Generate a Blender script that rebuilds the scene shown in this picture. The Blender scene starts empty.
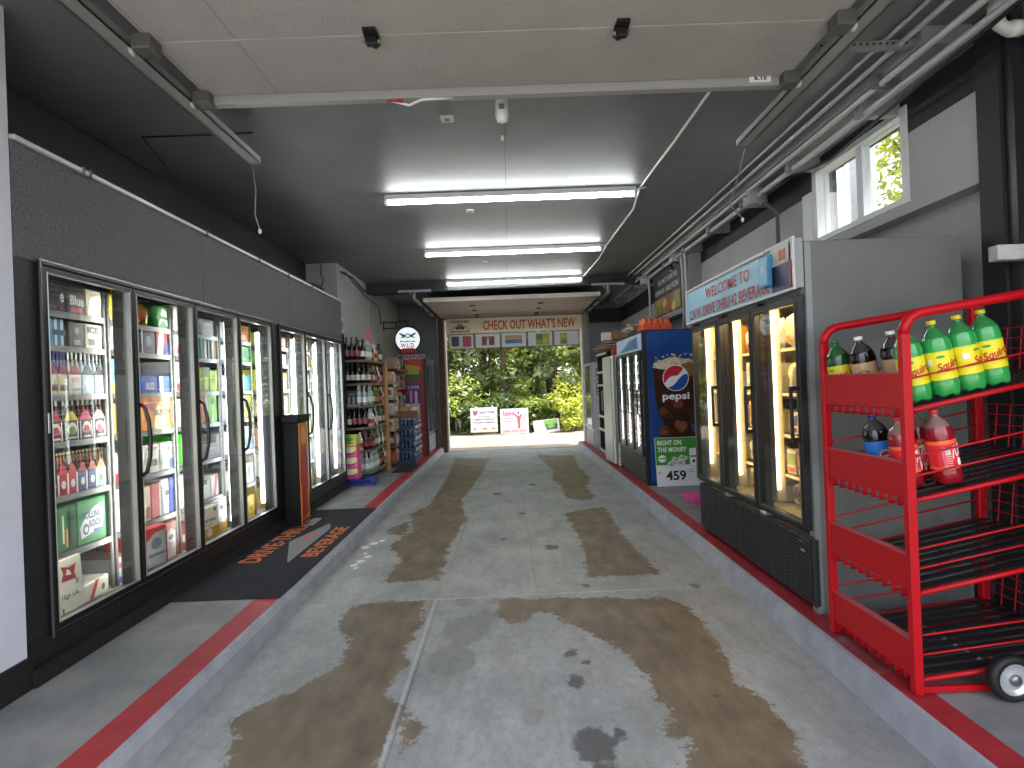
import bpy, bmesh, math, random
import numpy as np
from mathutils import Matrix, Vector
random.seed(7)
SC = bpy.context.scene
COL = SC.collection
PI = math.pi

# ------------------------------------------------------------------ colour and materials
def lin(h):
    h = h.lstrip('#')
    out = []
    for i in (0, 2, 4):
        c = int(h[i:i+2], 16) / 255
        out.append(c/12.92 if c <= .04045 else ((c+.055)/1.055)**2.4)
    return (*out, 1)

_mats = {}
def M(col, rough=.55, metal=0., emit=0., name=None, trans=0., spec=.5, bump=None, coat=0.):
    """plain principled material cached by its arguments; bump=(scale,strength)"""
    key = (col, rough, metal, emit, trans, spec, bump, coat)
    if key in _mats: return _mats[key]
    m = bpy.data.materials.new(name or 'mat_'+col.strip('#'))
    m.use_nodes = True
    nt = m.node_tree; b = nt.nodes['Principled BSDF']
    b.inputs['Base Color'].default_value = lin(col)
    b.inputs['Roughness'].default_value = rough
    b.inputs['Metallic'].default_value = metal
    b.inputs['Specular IOR Level'].default_value = spec
    b.inputs['Coat Weight'].default_value = coat
    if trans: b.inputs['Transmission Weight'].default_value = trans
    if emit:
        b.inputs['Emission Color'].default_value = lin(col)
        b.inputs['Emission Strength'].default_value = emit
    # slight procedural unevenness so that every surface is node based
    n = nt.nodes.new('ShaderNodeTexNoise'); tc = nt.nodes.new('ShaderNodeTexCoord')
    n.inputs['Scale'].default_value = bump[0] if bump else 25
    n.inputs['Detail'].default_value = 4
    nt.links.new(tc.outputs['Object'], n.inputs['Vector'])
    if bump:
        bp = nt.nodes.new('ShaderNodeBump'); bp.inputs['Strength'].default_value = bump[1]; bp.inputs['Distance'].default_value = .01
        nt.links.new(n.outputs['Fac'], bp.inputs['Height']); nt.links.new(bp.outputs['Normal'], b.inputs['Normal'])
    mr = nt.nodes.new('ShaderNodeMapRange')
    mr.inputs['To Min'].default_value = max(0, rough-.06); mr.inputs['To Max'].default_value = min(1, rough+.06)
    nt.links.new(n.outputs['Fac'], mr.inputs['Value']); nt.links.new(mr.outputs['Result'], b.inputs['Roughness'])
    _mats[key] = m
    return m

def noisy(name, c1, c2, scale=3, detail=6, rough=.6, bump=.1, bscale=60, stretch=(1,1,1), spec=.4, c3=None, metal=0.):
    """two or three tone procedural paint / wood / concrete"""
    m = bpy.data.materials.new(name); m.use_nodes = True
    nt = m.node_tree; b = nt.nodes['Principled BSDF']; L = nt.links.new
    tc = nt.nodes.new('ShaderNodeTexCoord'); mp = nt.nodes.new('ShaderNodeMapping'); mp.inputs['Scale'].default_value = stretch
    L(tc.outputs['Object'], mp.inputs['Vector'])
    n = nt.nodes.new('ShaderNodeTexNoise'); n.inputs['Scale'].default_value = scale; n.inputs['Detail'].default_value = detail; n.inputs['Roughness'].default_value = .6
    L(mp.outputs['Vector'], n.inputs['Vector'])
    r = nt.nodes.new('ShaderNodeValToRGB')
    r.color_ramp.elements[0].position = .3; r.color_ramp.elements[0].color = lin(c1)
    r.color_ramp.elements[1].position = .7; r.color_ramp.elements[1].color = lin(c2)
    if c3:
        e = r.color_ramp.elements.new(.5); e.color = lin(c3)
    L(n.outputs['Fac'], r.inputs['Fac']); L(r.outputs['Color'], b.inputs['Base Color'])
    b.inputs['Roughness'].default_value = rough; b.inputs['Specular IOR Level'].default_value = spec; b.inputs['Metallic'].default_value = metal
    n2 = nt.nodes.new('ShaderNodeTexNoise'); n2.inputs['Scale'].default_value = bscale; n2.inputs['Detail'].default_value = 3
    L(tc.outputs['Object'], n2.inputs['Vector'])
    bp = nt.nodes.new('ShaderNodeBump'); bp.inputs['Strength'].default_value = bump; bp.inputs['Distance'].default_value = .01
    L(n2.outputs['Fac'], bp.inputs['Height']); L(bp.outputs['Normal'], b.inputs['Normal'])
    return m

def glass_mat(name, tint='#ffffff', refl=1.0):
    m = bpy.data.materials.new(name); m.use_nodes = True
    nt = m.node_tree; nt.nodes.clear(); L = nt.links.new
    o = nt.nodes.new('ShaderNodeOutputMaterial'); mix = nt.nodes.new('ShaderNodeMixShader')
    t = nt.nodes.new('ShaderNodeBsdfTransparent'); t.inputs['Color'].default_value = lin(tint)
    g = nt.nodes.new('ShaderNodeBsdfGlossy'); g.inputs['Roughness'].default_value = .015
    f = nt.nodes.new('ShaderNodeFresnel'); f.inputs['IOR'].default_value = 1.5
    mu = nt.nodes.new('ShaderNodeMath'); mu.operation = 'MULTIPLY'; mu.inputs[1].default_value = refl; mu.use_clamp = True
    L(f.outputs['Fac'], mu.inputs[0]); L(mu.outputs[0], mix.inputs['Fac'])
    L(t.outputs[0], mix.inputs[1]); L(g.outputs[0], mix.inputs[2]); L(mix.outputs[0], o.inputs['Surface'])
    return m
GLASS = glass_mat('clear_glass', '#fafcfb', .32)

BLACK = M('#141416', .38, name='black_metal'); BLACKM = M('#1c1d1f', .6, name='matt_black')
WHITE = M('#e8e8e6', .5, name='white'); STEEL = M('#b9bcbc', .35, .8, name='steel'); GALV = M('#a9aba7', .45, .6, name='galvanised')
SILVER = M('#c9cbc9', .3, .7, name='silver'); RED = M('#c5141d', .38, name='red_enamel'); GREYP = M('#8d9091', .6, name='grey_paint')
WIRE = M('#9a9c9b', .4, .6, name='wire')

# ------------------------------------------------------------------ lettering cache (built while the scene is empty)
_txt = {}
def prep_text(strings, bold=.026):
    obs = []
    for s in strings:
        cu = bpy.data.curves.new('t', 'FONT'); cu.body = s; cu.size = 1; cu.offset = bold; cu.resolution_u = 2 if len(s) > 8 else 3
        ob = bpy.data.objects.new('t', cu); COL.objects.link(ob); obs.append((s, ob))
    bpy.context.view_layer.update()
    dg = bpy.context.evaluated_depsgraph_get()
    for s, ob in obs:
        me = bpy.data.meshes.new_from_object(ob.evaluated_get(dg))
        v = [(p.co.x, p.co.y) for p in me.vertices]
        x0 = min(p[0] for p in v); x1 = max(p[0] for p in v); y0 = min(p[1] for p in v); y1 = max(p[1] for p in v)
        v = [((p[0]-x0)/(x1-x0)-.5, (p[1]-y0)/(y1-y0)-.5) for p in v]
        _txt[s] = (v, [tuple(f.vertices) for f in me.polygons], (x1-x0)/(y1-y0))
        bpy.data.meshes.remove(me)
    for s, ob in obs:
        cu = ob.data; bpy.data.objects.remove(ob); bpy.data.curves.remove(cu)

# ------------------------------------------------------------------ mesh collector
WM = {}      # world matrix of every Empty / object we made
class MB:
    def __init__(s): s.v = []; s.f = []; s.m = []; s.sm = []; s.mats = []
    def mi(s, m):
        if m not in s.mats: s.mats.append(m)
        return s.mats.index(m)
    def add(s, vs, fs, m, smooth=False, T=None):
        o = len(s.v); i = s.mi(m)
        for p in vs:
            p = Vector(p)
            if T: p = T @ p
            s.v.append(p)
        for f in fs: s.f.append(tuple(o+k for k in f)); s.m.append(i); s.sm.append(smooth)
        return s
    def box(s, x0, x1, y0, y1, z0, z1, m, T=None, bev=0.):
        if x0 > x1: x0, x1 = x1, x0
        if y0 > y1: y0, y1 = y1, y0
        if z0 > z1: z0, z1 = z1, z0
        b = min(bev, (x1-x0)*.45, (y1-y0)*.45, (z1-z0)*.45)
        if b <= 0:
            vs = [(x, y, z) for x in (x0, x1) for y in (y0, y1) for z in (z0, z1)]
            fs = [(0,1,3,2), (4,6,7,5), (0,4,5,1), (2,3,7,6), (0,2,6,4), (1,5,7,3)]
            return s.add(vs, fs, m, False, T)
        vs = []; fs = []
        c = {}
        for ix, x in ((0, x0), (1, x1)):
            for iy, y in ((0, y0), (1, y1)):
                for iz, z in ((0, z0), (1, z1)):
                    dx = b if ix == 0 else -b; dy = b if iy == 0 else -b; dz = b if iz == 0 else -b
                    c[ix,iy,iz,'x'] = len(vs); vs.append((x, y+dy, z+dz))
                    c[ix,iy,iz,'y'] = len(vs); vs.append((x+dx, y, z+dz))
                    c[ix,iy,iz,'z'] = len(vs); vs.append((x+dx, y+dy, z))
                    fs.append((c[ix,iy,iz,'x'], c[ix,iy,iz,'y'], c[ix,iy,iz,'z']))
        R = ((0,0), (0,1), (1,1), (1,0))
        for i in (0, 1):
            fs.append(tuple(c[i,a,d,'x'] for a, d in R)); fs.append(tuple(c[a,i,d,'y'] for a, d in R)); fs.append(tuple(c[a,d,i,'z'] for a, d in R))
        for a in (0, 1):
            for d in (0, 1):
                fs.append((c[a,d,0,'x'], c[a,d,1,'x'], c[a,d,1,'y'], c[a,d,0,'y']))
                fs.append((c[a,0,d,'x'], c[a,1,d,'x'], c[a,1,d,'z'], c[a,0,d,'z']))
                fs.append((c[0,a,d,'y'], c[1,a,d,'y'], c[1,a,d,'z'], c[0,a,d,'z']))
        return s.add(vs, fs, m, False, T)
    def tube(s, pts, r, m, n=8, closed=False, T=None, caps=True):
        pts = [Vector(p) for p in pts]; vs = []; fs = []
        N = len(pts); up = None
        for i, p in enumerate(pts):
            a = pts[i-1] if (i or closed) else p; b = pts[(i+1) % N] if (i < N-1 or closed) else p
            d = (b-a).normalized() if (b-a).length > 1e-9 else Vector((0, 0, 1))
            if up is None:
                up = Vector((0, 0, 1)) if abs(d.z) < .9 else Vector((1, 0, 0))
            u = (up - d*up.dot(d)); u = u.normalized() if u.length > 1e-6 else d.orthogonal().normalized()
            up = u; w = d.cross(u)
            rr = r[i] if isinstance(r, (list, tuple)) else r
            for k in range(n):
                t = 2*PI*(k+.5)/n; vs.append(p + (u*math.cos(t) + w*math.sin(t))*rr)
        for i in range(N if closed else N-1):
            for k in range(n):
                j = (i+1) % N
                fs.append((i*n+k, i*n+(k+1) % n, j*n+(k+1) % n, j*n+k))
        if caps and not closed: fs.append(tuple(range(n))); fs.append(tuple((N-1)*n+k for k in range(n)))
        return s.add(vs, fs, m, n > 5, T)
    def lathe(s, prof, m, n=14, T=None, c=(0, 0, 0), cap=True):
        """prof: (radius, z) list about a vertical axis"""
        vs = []; fs = []
        for r, z in prof:
            for k in range(n):
                t = 2*PI*k/n; vs.append((c[0]+r*math.cos(t), c[1]+r*math.sin(t), c[2]+z))
        for i in range(len(prof)-1):
            for k in range(n): fs.append((i*n+k, i*n+(k+1) % n, (i+1)*n+(k+1) % n, (i+1)*n+k))
        if cap: fs.append(tuple(range(n))); fs.append(tuple((len(prof)-1)*n+k for k in range(n)))
        return s.add(vs, fs, m, True, T)
    def prism(s, poly, axis, a0, a1, m, T=None):
        """poly: 2D outline; axis 'x': (y,z) outline swept along x, etc."""
        n = len(poly)
        def q(p, a): return (a, p[0], p[1]) if axis == 'x' else (p[0], a, p[1]) if axis == 'y' else (p[0], p[1], a)
        vs = [q(p, a0) for p in poly] + [q(p, a1) for p in poly]
        fs = [tuple(range(n)), tuple(range(2*n-1, n-1, -1))] + [(i, (i+1) % n, n+(i+1) % n, n+i) for i in range(n)]
        return s.add(vs, fs, m, False, T)
    def art(s, c, right, up, pts, m, lift=.0015, T=None):
        """flat printed patch: 2D pts on the plane through c spanned by right/up"""
        c = Vector(c); r = Vector(right); u = Vector(up); n = r.cross(u).normalized()*lift
        return s.add([c+r*a+u*b+n for a, b in pts], [tuple(range(len(pts)))], m, False, T)
    def disc(s, c, right, up, rx, ry, m, lift=.002, T=None, n=20, a0=0, a1=2*PI, ctr=(0, 0)):
        full = abs(a1-a0-2*PI) < 1e-6
        pts = [(ctr[0]+rx*math.cos(a0+(a1-a0)*k/(n if full else n-1)), ctr[1]+ry*math.sin(a0+(a1-a0)*k/(n if full else n-1))) for k in range(n)]
        return s.art(c, right, up, pts, m, lift, T)
    def text(s, t, c, right, up, w, h, m, lift=.003, T=None):
        """lettering t stretched to w x h, centred on c"""
        v, f, asp = _txt[t]
        if w is None: w = h*asp
        c = Vector(c); r = Vector(right).normalized(); u = Vector(up).normalized(); n = r.cross(u).normalized()*lift
        return s.add([c+r*(a*w)+u*(b*h)+n for a, b in v], f, m, False, T)
    def build(s, name, parent=None, origin=None, world=True):
        """ONE mesh object; world coordinates unless world=False (then local to the parent)"""
        me = bpy.data.meshes.new(name)
        if parent is not None and world:
            inv = WM[parent.name].inverted(); vs = [inv @ p for p in s.v]; wm = WM[parent.name]; loc = None
        elif parent is None and world:
            xs = [p.x for p in s.v]; ys = [p.y for p in s.v]; zs = [p.z for p in s.v]
            loc = Vector(origin) if origin else Vector(((min(xs)+max(xs))/2, (min(ys)+max(ys))/2, min(zs)))
            vs = [p-loc for p in s.v]; wm = Matrix.Translation(loc)
        else:
            vs = s.v; loc = Vector(origin) if origin else None; wm = WM[parent.name] if parent is not None else Matrix()
        me.from_pydata([tuple(p) for p in vs], [], s.f)
        for m in s.mats: me.materials.append(m)
        me.polygons.foreach_set('material_index', s.m); me.polygons.foreach_set('use_smooth', s.sm)
        bm = bmesh.new(); bm.from_mesh(me); bmesh.ops.recalc_face_normals(bm, faces=[f for f in bm.faces]) if not getattr(s, 'keep', False) else None
        bm.to_mesh(me); bm.free(); me.update()
        o = bpy.data.objects.new(name, me); COL.objects.link(o)
        if parent is not None: o.parent = parent
        if loc is not None: o.location = loc
        WM[o.name] = wm
        return o

_labels = {}
def tag(o, label, cat, group=None, kind=None):
    if label: o['label'] = label; _labels.setdefault(label, []).append((o.name, group))
    if cat: o['category'] = cat
    if group: o['group'] = group
    if kind: o['kind'] = kind
    return o
def thing(name, label, cat, loc=(0, 0, 0), rz=0., group=None, rot=None):
    o = bpy.data.objects.new(name, None); COL.objects.link(o); o.empty_display_size = .1
    o.location = loc; o.rotation_euler = rot or (0, 0, rz)
    WM[o.name] = Matrix.Translation(loc) @ o.rotation_euler.to_matrix().to_4x4()
    return tag(o, label, cat, group)
def struct(o): o['kind'] = 'structure'; return o
_kids = {}
def copy_tree(o, loc, label, rz=None, rot=None, group=None):
    def kids(x): return [c for c in allobs if c.parent is x]
    allobs = _kids.get(o.name)
    if allobs is None:
        allobs = list(o.children_recursive); _kids[o.name] = allobs
    r = o.copy(); COL.objects.link(r); r.location = loc
    if rz is not None: r.rotation_euler = (0, 0, rz)
    if rot is not None: r.rotation_euler = rot
    r['label'] = label; _labels.setdefault(label, []).append((r.name, group or r.get('group')))
    if group: r['group'] = group
    def rec(a, b):
        for ch in kids(a):
            c = ch.copy(); COL.objects.link(c); c.parent = b; rec(ch, c)
    rec(o, r)
    return r
ORD = ['first', 'second', 'third', 'fourth', 'fifth', 'sixth', 'seventh', 'eighth', 'ninth', 'tenth', 'eleventh', 'twelfth']

prep_text(['Blue', 'e', 'ICE', 'W', 'ROLLING', 'ROCK', 'High Life', 'BUSCH', 'Lite', 'LIGHT', 'Corona', 'Extra', 'Budweiser', 'VIZZY', 'HARD', 'LIME', 'BUD', 'ULTRA',
    'CHECK OUT WHAT\'S NEW', 'DRIVE-THRU', 'BEVERAGE', 'pepsi', 'RIGHT ON', 'THE MONEY', '459', 'WELCOME TO', 'C.N.W. DRIVE THRU 42 BEVERAGE',
    'Squirt', 'A&W', '7UP', 'W.L.D.', 'Brewhouse', 'WELCOME TO DRIVE THRU', 'BEVERAGE  LARGE PIZZAS', 'NAVI STAR', 'OPEN TO THE PUBLIC', 'COMMERCIAL & RESIDENTIAL',
    'BUILDING PERMITS', 'Roberts', 'LANDSCAPING', '(330) 876-3901', '6.15', 'NEW', 'ICE COLD', 'SALE', '12', 'DELIVERY', 'TREE SERVICE', 'WATER', 'Mr', 'DRIVE THRU', 'COLD', 'HILL', 'HAPPY HOUR', '$', '2 FOR', '42'])
# ================================================================== THE SETTING
# ---- drive lane, with worn patches (signed distance stored on a fine grid)
STAINS = [
 [(-1.17,2.19),(-1.2,2.4),(-1.3,2.53),(-1.21,2.63),(-1.08,2.77),(-.96,2.98),(-.98,3.27),(-1.13,3.49),(-1.11,3.76),(-.91,3.87),(-.63,3.84),(-.58,3.4),(-.64,3.18),(-.58,2.95),(-.65,2.71),(-.54,2.58),(-.52,2.43),(-.6,2.0),(-.7,1.6),(-1.1,1.6)],
 [(-.5,2.23),(-.53,2.46),(-.49,2.52),(-.43,2.44),(-.47,2.24)],
 [(-.57,4.23),(-1.0,4.24),(-.97,4.77),(-1.16,5.24),(-1.03,5.68),(-1.18,6.45),(-1.05,6.96),(-1.03,8.78),(-1.14,11.46),(-.42,11.23),(-.52,8.66),(-.65,7.18),(-.51,6.1),(-.59,5.16)],
 [(-.14,3.61),(-.04,3.35),(.15,3.58),(.32,3.37),(.49,3.13),(.59,2.92),(.61,2.68),(.65,2.4),(.58,2.28),(.68,2.25),(.61,2.08),(.6,1.6),(1.0,1.6),(1.04,2.06),(1.11,2.25),(1.08,2.5),(1.04,2.68),(1.07,2.98),(1.12,3.36),(1.04,3.7),(-.1,3.82)],
 [(.57,6.24),(1.07,6.51),(1.03,5.15),(1.08,4.17),(.54,4.16),(.6,4.81),(.6,5.5)],
 [(.52,11.6),(.95,11.2),(1.28,11.3),(1.16,9.6),(1.2,8.6),(1.02,7.6),(1.06,7.0),(.86,6.85),(.66,7.1),(.7,7.9),(.6,8.5),(.7,9.3),(.62,10.2)],
 [(-1.32,5.8),(-1.12,6.2),(-1.08,5.57),(-1.25,5.6)]]
OIL = [(.292,2.237,.085),(.405,2.30,.03),(.283,3.005,.035),(.275,2.722,.045),(.335,4.964,.06),(-.02,2.0,.05),(.31,2.08,.05),(.35,2.9,.02),(-.1,5.3,.03),(.1,6.3,.04),(.5,4.0,.03),(1.25,3.9,.03),(-.2,7.5,.06),(.3,8.1,.06),(.9,2.55,.012)]
DAMP = [(-.30,3.36,.14),(-.36,2.98,.13),(-.2,3.5,.08),(-.33,3.18,.06),(-.35,3.78,.06),(-.15,3.78,.05),(.05,2.45,.05),(-.75,5.1,.05)]
CHALK = [(-1.34,4.68,.03),(-1.31,4.78,.035),(-1.28,4.9,.03),(-1.33,5.0,.02),(-1.38,5.2,.04),(-1.33,5.32,.04),(-1.27,5.4,.03),(-1.30,4.6,.02)]
def sdist(px, py, poly):
    n = len(poly); d = np.full(px.shape, 1e9); ins = np.zeros(px.shape, bool)
    for i in range(n):
        ax, ay = poly[i]; bx, by = poly[(i+1) % n]; ex, ey = bx-ax, by-ay
        t = np.clip(((px-ax)*ex+(py-ay)*ey)/(ex*ex+ey*ey), 0, 1)
        d = np.minimum(d, np.hypot(px-ax-t*ex, py-ay-t*ey))
        c = (ay > py) != (by > py)
        with np.errstate(divide='ignore', invalid='ignore'):
            xi = ax+(py-ay)*ex/(ey if ey else 1e-9)
        ins ^= c & (px < xi)
    return np.where(ins, d, -d)

def floor_mat():
    m = bpy.data.materials.new('worn_concrete'); m.use_nodes = True
    nt = m.node_tree; b = nt.nodes['Principled BSDF']; L = nt.links.new
    tc = nt.nodes.new('ShaderNodeTexCoord')
    def noise(sc, det=6, st=(1,1,1), rough=.6):
        mp = nt.nodes.new('ShaderNodeMapping'); mp.inputs['Scale'].default_value = st; L(tc.outputs['Object'], mp.inputs['Vector'])
        n = nt.nodes.new('ShaderNodeTexNoise'); n.inputs['Scale'].default_value = sc; n.inputs['Detail'].default_value = det; n.inputs['Roughness'].default_value = rough
        L(mp.outputs['Vector'], n.inputs['Vector']); return n.outputs['Fac']
    def ramp(v, stops):
        r = nt.nodes.new('ShaderNodeValToRGB'); e = r.color_ramp.elements
        e[0].position = stops[0][0]; e[0].color = stops[0][1]; e[1].position = stops[-1][0]; e[1].color = stops[-1][1]
        for p, c in stops[1:-1]:
            q = e.new(p); q.color = c
        L(v, r.inputs['Fac']); return r.outputs['Color']
    def math_(op, a, bb, c=None):
        n = nt.nodes.new('ShaderNodeMath'); n.operation = op
        for i, v in enumerate((a, bb) if c is None else (a, bb, c)):
            if hasattr(v, 'node'): L(v, n.inputs[i])
            else: n.inputs[i].default_value = v
        return n.outputs[0]
    def mixc(f, a, bb):
        n = nt.nodes.new('ShaderNodeMix'); n.data_type = 'RGBA'; L(f, n.inputs['Factor'])
        for s, v in ((n.inputs[6], a), (n.inputs[7], bb)):
            if hasattr(v, 'node'): L(v, s)
            else: s.default_value = v
        return n.outputs[2]
    def attr(nm):
        a = nt.nodes.new('ShaderNodeAttribute'); a.attribute_name = nm; return a.outputs['Fac']
    def mask(nm, amp, sc, soft, st=(1,1,1), det=8):
        v = math_('ADD', attr(nm), math_('MULTIPLY', math_('SUBTRACT', noise(sc, det, st, .7), .5), amp))
        mr = nt.nodes.new('ShaderNodeMapRange'); mr.interpolation_type = 'SMOOTHSTEP'
        mr.inputs['From Min'].default_value = -soft; mr.inputs['From Max'].default_value = soft; L(v, mr.inputs['Value']); return mr.outputs[0]
    base = ramp(noise(1.6, 8), [(.3, lin('#868a8a')), (.5, lin('#9b9e9d')), (.72, lin('#aeb0ac'))])
    fine = ramp(noise(26, 9, (1,.6,1), .75), [(.32, (.62,.62,.6,1)), (.55, (1,1,1,1))])
    mul = nt.nodes.new('ShaderNodeMix'); mul.data_type = 'RGBA'; mul.blend_type = 'MULTIPLY'; mul.inputs['Factor'].default_value = .7
    L(base, mul.inputs[6]); L(fine, mul.inputs[7]); c = mul.outputs[2]
    # scuffed grime away from the near paint
    gr = ramp(noise(5, 8, (1.5, .45, 1)), [(.45, (0,0,0,1)), (.75, (1,1,1,1))])
    gm = math_('MULTIPLY', gr, .6); c = mixc(gm, c, lin('#77746a'))
    brown = ramp(noise(6, 8, (1.4,.6,1)), [(.3, lin('#4f4331')), (.5, lin('#685942')), (.75, lin('#82715a'))])
    w0 = math_('ADD', attr('wear'), math_('MULTIPLY', math_('SUBTRACT', noise(7, 8, (1,1,1), .72), .5), .26))
    w0 = math_('ADD', w0, math_('MULTIPLY', math_('SUBTRACT', noise(34, 6, (1,.7,1), .75), .5), .17))
    mrw = nt.nodes.new('ShaderNodeMapRange'); mrw.interpolation_type = 'SMOOTHSTEP'; mrw.inputs['From Min'].default_value = -.008; mrw.inputs['From Max'].default_value = .012; L(w0, mrw.inputs['Value']); w = mrw.outputs[0]
    c = mixc(math_('MULTIPLY', w, .93), c, brown)
    c = mixc(math_('MULTIPLY', mask('damp', .1, 9, .02), .42), c, lin('#60615e'))
    c = mixc(math_('MULTIPLY', mask('oil', .13, 17, .014), .8), c, lin('#303133'))
    c = mixc(math_('MULTIPLY', mask('chalk', .10, 36, .006), .85), c, lin('#e4e6e8'))
    c = mixc(math_('MULTIPLY', mask('joint', .006, 30, .004), .75), c, lin('#5a5c5c'))
    c = mixc(math_('MULTIPLY', mask('seam', .02, 30, .008), .5), c, lin('#c6cac9'))
    L(c, b.inputs['Base Color'])
    rr = nt.nodes.new('ShaderNodeMapRange'); rr.inputs['To Min'].default_value = .38; rr.inputs['To Max'].default_value = .62
    L(noise(3, 5), rr.inputs['Value']); L(rr.outputs[0], b.inputs['Roughness'])
    bp = nt.nodes.new('ShaderNodeBump'); bp.inputs['Strength'].default_value = .22; bp.inputs['Distance'].default_value = .01
    hh = math_('SUBTRACT', noise(55, 5), math_('MULTIPLY', attr('joint'), 20)) ; L(noise(55, 5), bp.inputs['Height']); L(bp.outputs[0], b.inputs['Normal'])
    return m

def grid_floor():
    xs = np.arange(-1.52, 1.621, .0225); ys = np.concatenate([np.arange(-.5, 1.6, .15), np.arange(1.6, 6.6, .0225), np.arange(6.6, 12.95, .04)])
    X, Y = np.meshgrid(xs, ys, indexing='ij'); nx, ny = X.shape
    me = bpy.data.meshes.new('floor'); co = np.stack([X, Y, np.zeros_like(X)], -1).reshape(-1, 3)
    idx = np.arange(nx*ny).reshape(nx, ny)
    q = np.stack([idx[:-1,:-1], idx[1:,:-1], idx[1:,1:], idx[:-1,1:]], -1).reshape(-1, 4)
    me.from_pydata(co.tolist(), [], q.tolist())
    def A(n, v):
        a = me.attributes.new(n, 'FLOAT', 'POINT'); a.data.foreach_set('value', v.astype(np.float32).reshape(-1))
    A('wear', np.maximum.reduce([sdist(X, Y, p) for p in STAINS]))
    for nm, L_ in (('oil', OIL), ('damp', DAMP), ('chalk', CHALK)):
        A(nm, np.maximum.reduce([r-np.hypot((X-x)*1.0, (Y-y)*.75) for x, y, r in L_]))
    j = np.minimum.reduce([np.abs(X-(-.52+.008*(Y-4))), np.where(Y > 3.9, np.abs(X-.14), 9), np.abs(Y-7.15), np.abs(Y-10.1)])
    A('joint', .006-j)
    A('seam', .009-np.minimum(np.abs(Y-(3.86+.02*X)), np.where((Y < 3.86), np.abs(X+.55), 9)))
    me.materials.append(floor_mat()); me.update()
    o = bpy.data.objects.new('floor', me); COL.objects.link(o); struct(o)
grid_floor()

CONC = noisy('sidewalk_concrete', '#6f7070', '#908f8b', 4, 8, .6, .25, 70, c3='#7e7f7e')
def redmat():
    m = noisy('red_curb_paint', '#8e2126', '#ab343c', 5, 6, .5, .2, 60)
    return m
REDP = redmat()
CURBP = noisy('blue_grey_curb_paint', '#868991', '#a2a4ab', 6, 6, .55, .3, 40)
WORN = noisy('worn_red_paint', '#7d3034', '#8b8584', 7, 8, .6, .2, 60, c3='#8f3a3f')

def sidewalk(name, side):
    b = MB(); z = .12
    if side < 0:
        b.box(-3.7, -1.70, -.5, 12.7, -.2, z, CONC)
        b.box(-1.70, -1.545, -.5, 12.7, -.2, z, REDP)
        b.prism([(-1.545, -.2), (-1.545, z), (-1.52, z-.004), (-1.495, z-.035), (-1.475, -.02), (-1.475, -.2)], 'y', -.5, 12.7, CURBP)
    else:
        b.box(1.70, 3.6, -.5, 12.7, -.2, z, CONC)
        b.box(1.575, 1.70, -.5, 2.45, -.2, z, REDP); b.box(1.575, 1.70, 2.45, 2.95, -.2, z, WORN); b.box(1.575, 1.70, 2.95, 12.7, -.2, z, REDP)
        b.prism([(1.575, -.2), (1.575, z), (1.555, z-.004), (1.54, z-.035), (1.50, -.02), (1.50, -.2)], 'y', -.5, 12.7, CURBP)
    o = b.build(name); struct(o)
sidewalk('sidewalk_left', -1); sidewalk('sidewalk_right', 1)

# ---- ceiling (satin dark grey)
CEIL = noisy('ceiling_paint', '#6c6f6f', '#7f8281', 1.2, 5, .48, .12, 6, spec=.5)
DARKW = noisy('black_wall_paint', '#1b1c1f', '#26272a', 2, 5, .6, .2, 40)
GREYW = noisy('grey_wall_paint', '#a3a5a6', '#b5b5b3', 2, 6, .65, .35, 45)
BGREY = noisy('blue_grey_wall_paint', '#6f757b', '#7d8288', 1.5, 5, .65, .2, 45)
LAV = noisy('white_wall_paint', '#c9ccd9', '#d6d8e4', 2, 5, .6, .3, 50)
struct(MB().box(-3.6, 2.8, 0, 13.0, 3.3, 3.42, CEIL).box(2.8, 3.45, 0, 3.1, 3.3, 3.42, CEIL).build('ceiling'))
# thin ceiling board seams
b = MB()
b.box(.047, .053, 3.2, 7.6, 3.2985, 3.3005, M('#56595a', .6)); b.box(.047, .053, 8.0, 9.6, 3.2985, 3.3005, M('#56595a', .6))
struct(b.build('trim_1'))

# ---- left side walls
b = MB()
b.box(-2.95, -2.84, 2.6, 8.1, 2.2, 3.3, DARKW)                                   # dark recess above the cooler
struct(b.build('wall_left'))
b = MB(); b.box(-2.9, -2.4, 8.06, 12.6, .12, 3.3, GREYW); struct(b.build('wall_left_far'))
b = MB(); b.box(-2.9, -2.28, 0, 2.62, .26, 3.3, LAV); struct(b.build('wall_left_near'))
b = MB(); b.box(-2.9, -2.265, 0, 2.63, .10, .27, M('#0f0f11', .7, bump=(30, .5))); struct(b.build('baseboard_left'))
b = MB(); b.box(-3.75, -3.65, 0, 12.6, -.2, 3.3, DARKW); struct(b.build('wall_left_back'))

# ---- far wall around the exit opening
BROWN = noisy('brown_wood', '#4a372c', '#6b5242', 2, 6, .7, .3, 30, (6, 6, .6))
b = MB()
b.box(-2.45, -1.52, 12.6, 12.78, .12, 3.3, BGREY)
b.box(1.85, 2.9, 12.6, 12.78, .12, 2.78, BGREY); b.box(1.85, 2.9, 12.6, 12.78, 2.78, 3.1, DARKW); b.box(1.85, 2.9, 12.6, 12.78, 3.1, 3.3, BGREY)
b.box(-1.52, 1.85, 12.6, 12.78, 2.98, 3.3, BGREY)
struct(b.build('wall_far'))
b = MB()
b.box(-1.53, -1.40, 12.52, 12.86, 0, 2.99, BROWN); b.box(-1.40, -1.37, 12.56, 12.84, 0, 2.97, M('#b4b0a8', .5))
b.box(1.72, 1.86, 12.52, 12.86, 0, 2.99, M('#8d8a84', .6)); b.box(1.69, 1.72, 12.56, 12.84, 0, 2.97, M('#b4b0a8', .5))
b.box(-1.53, 1.86, 12.55, 12.86, 2.96, 3.03, M('#7e7c78', .6))
struct(b.build('trim_2'))
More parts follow.
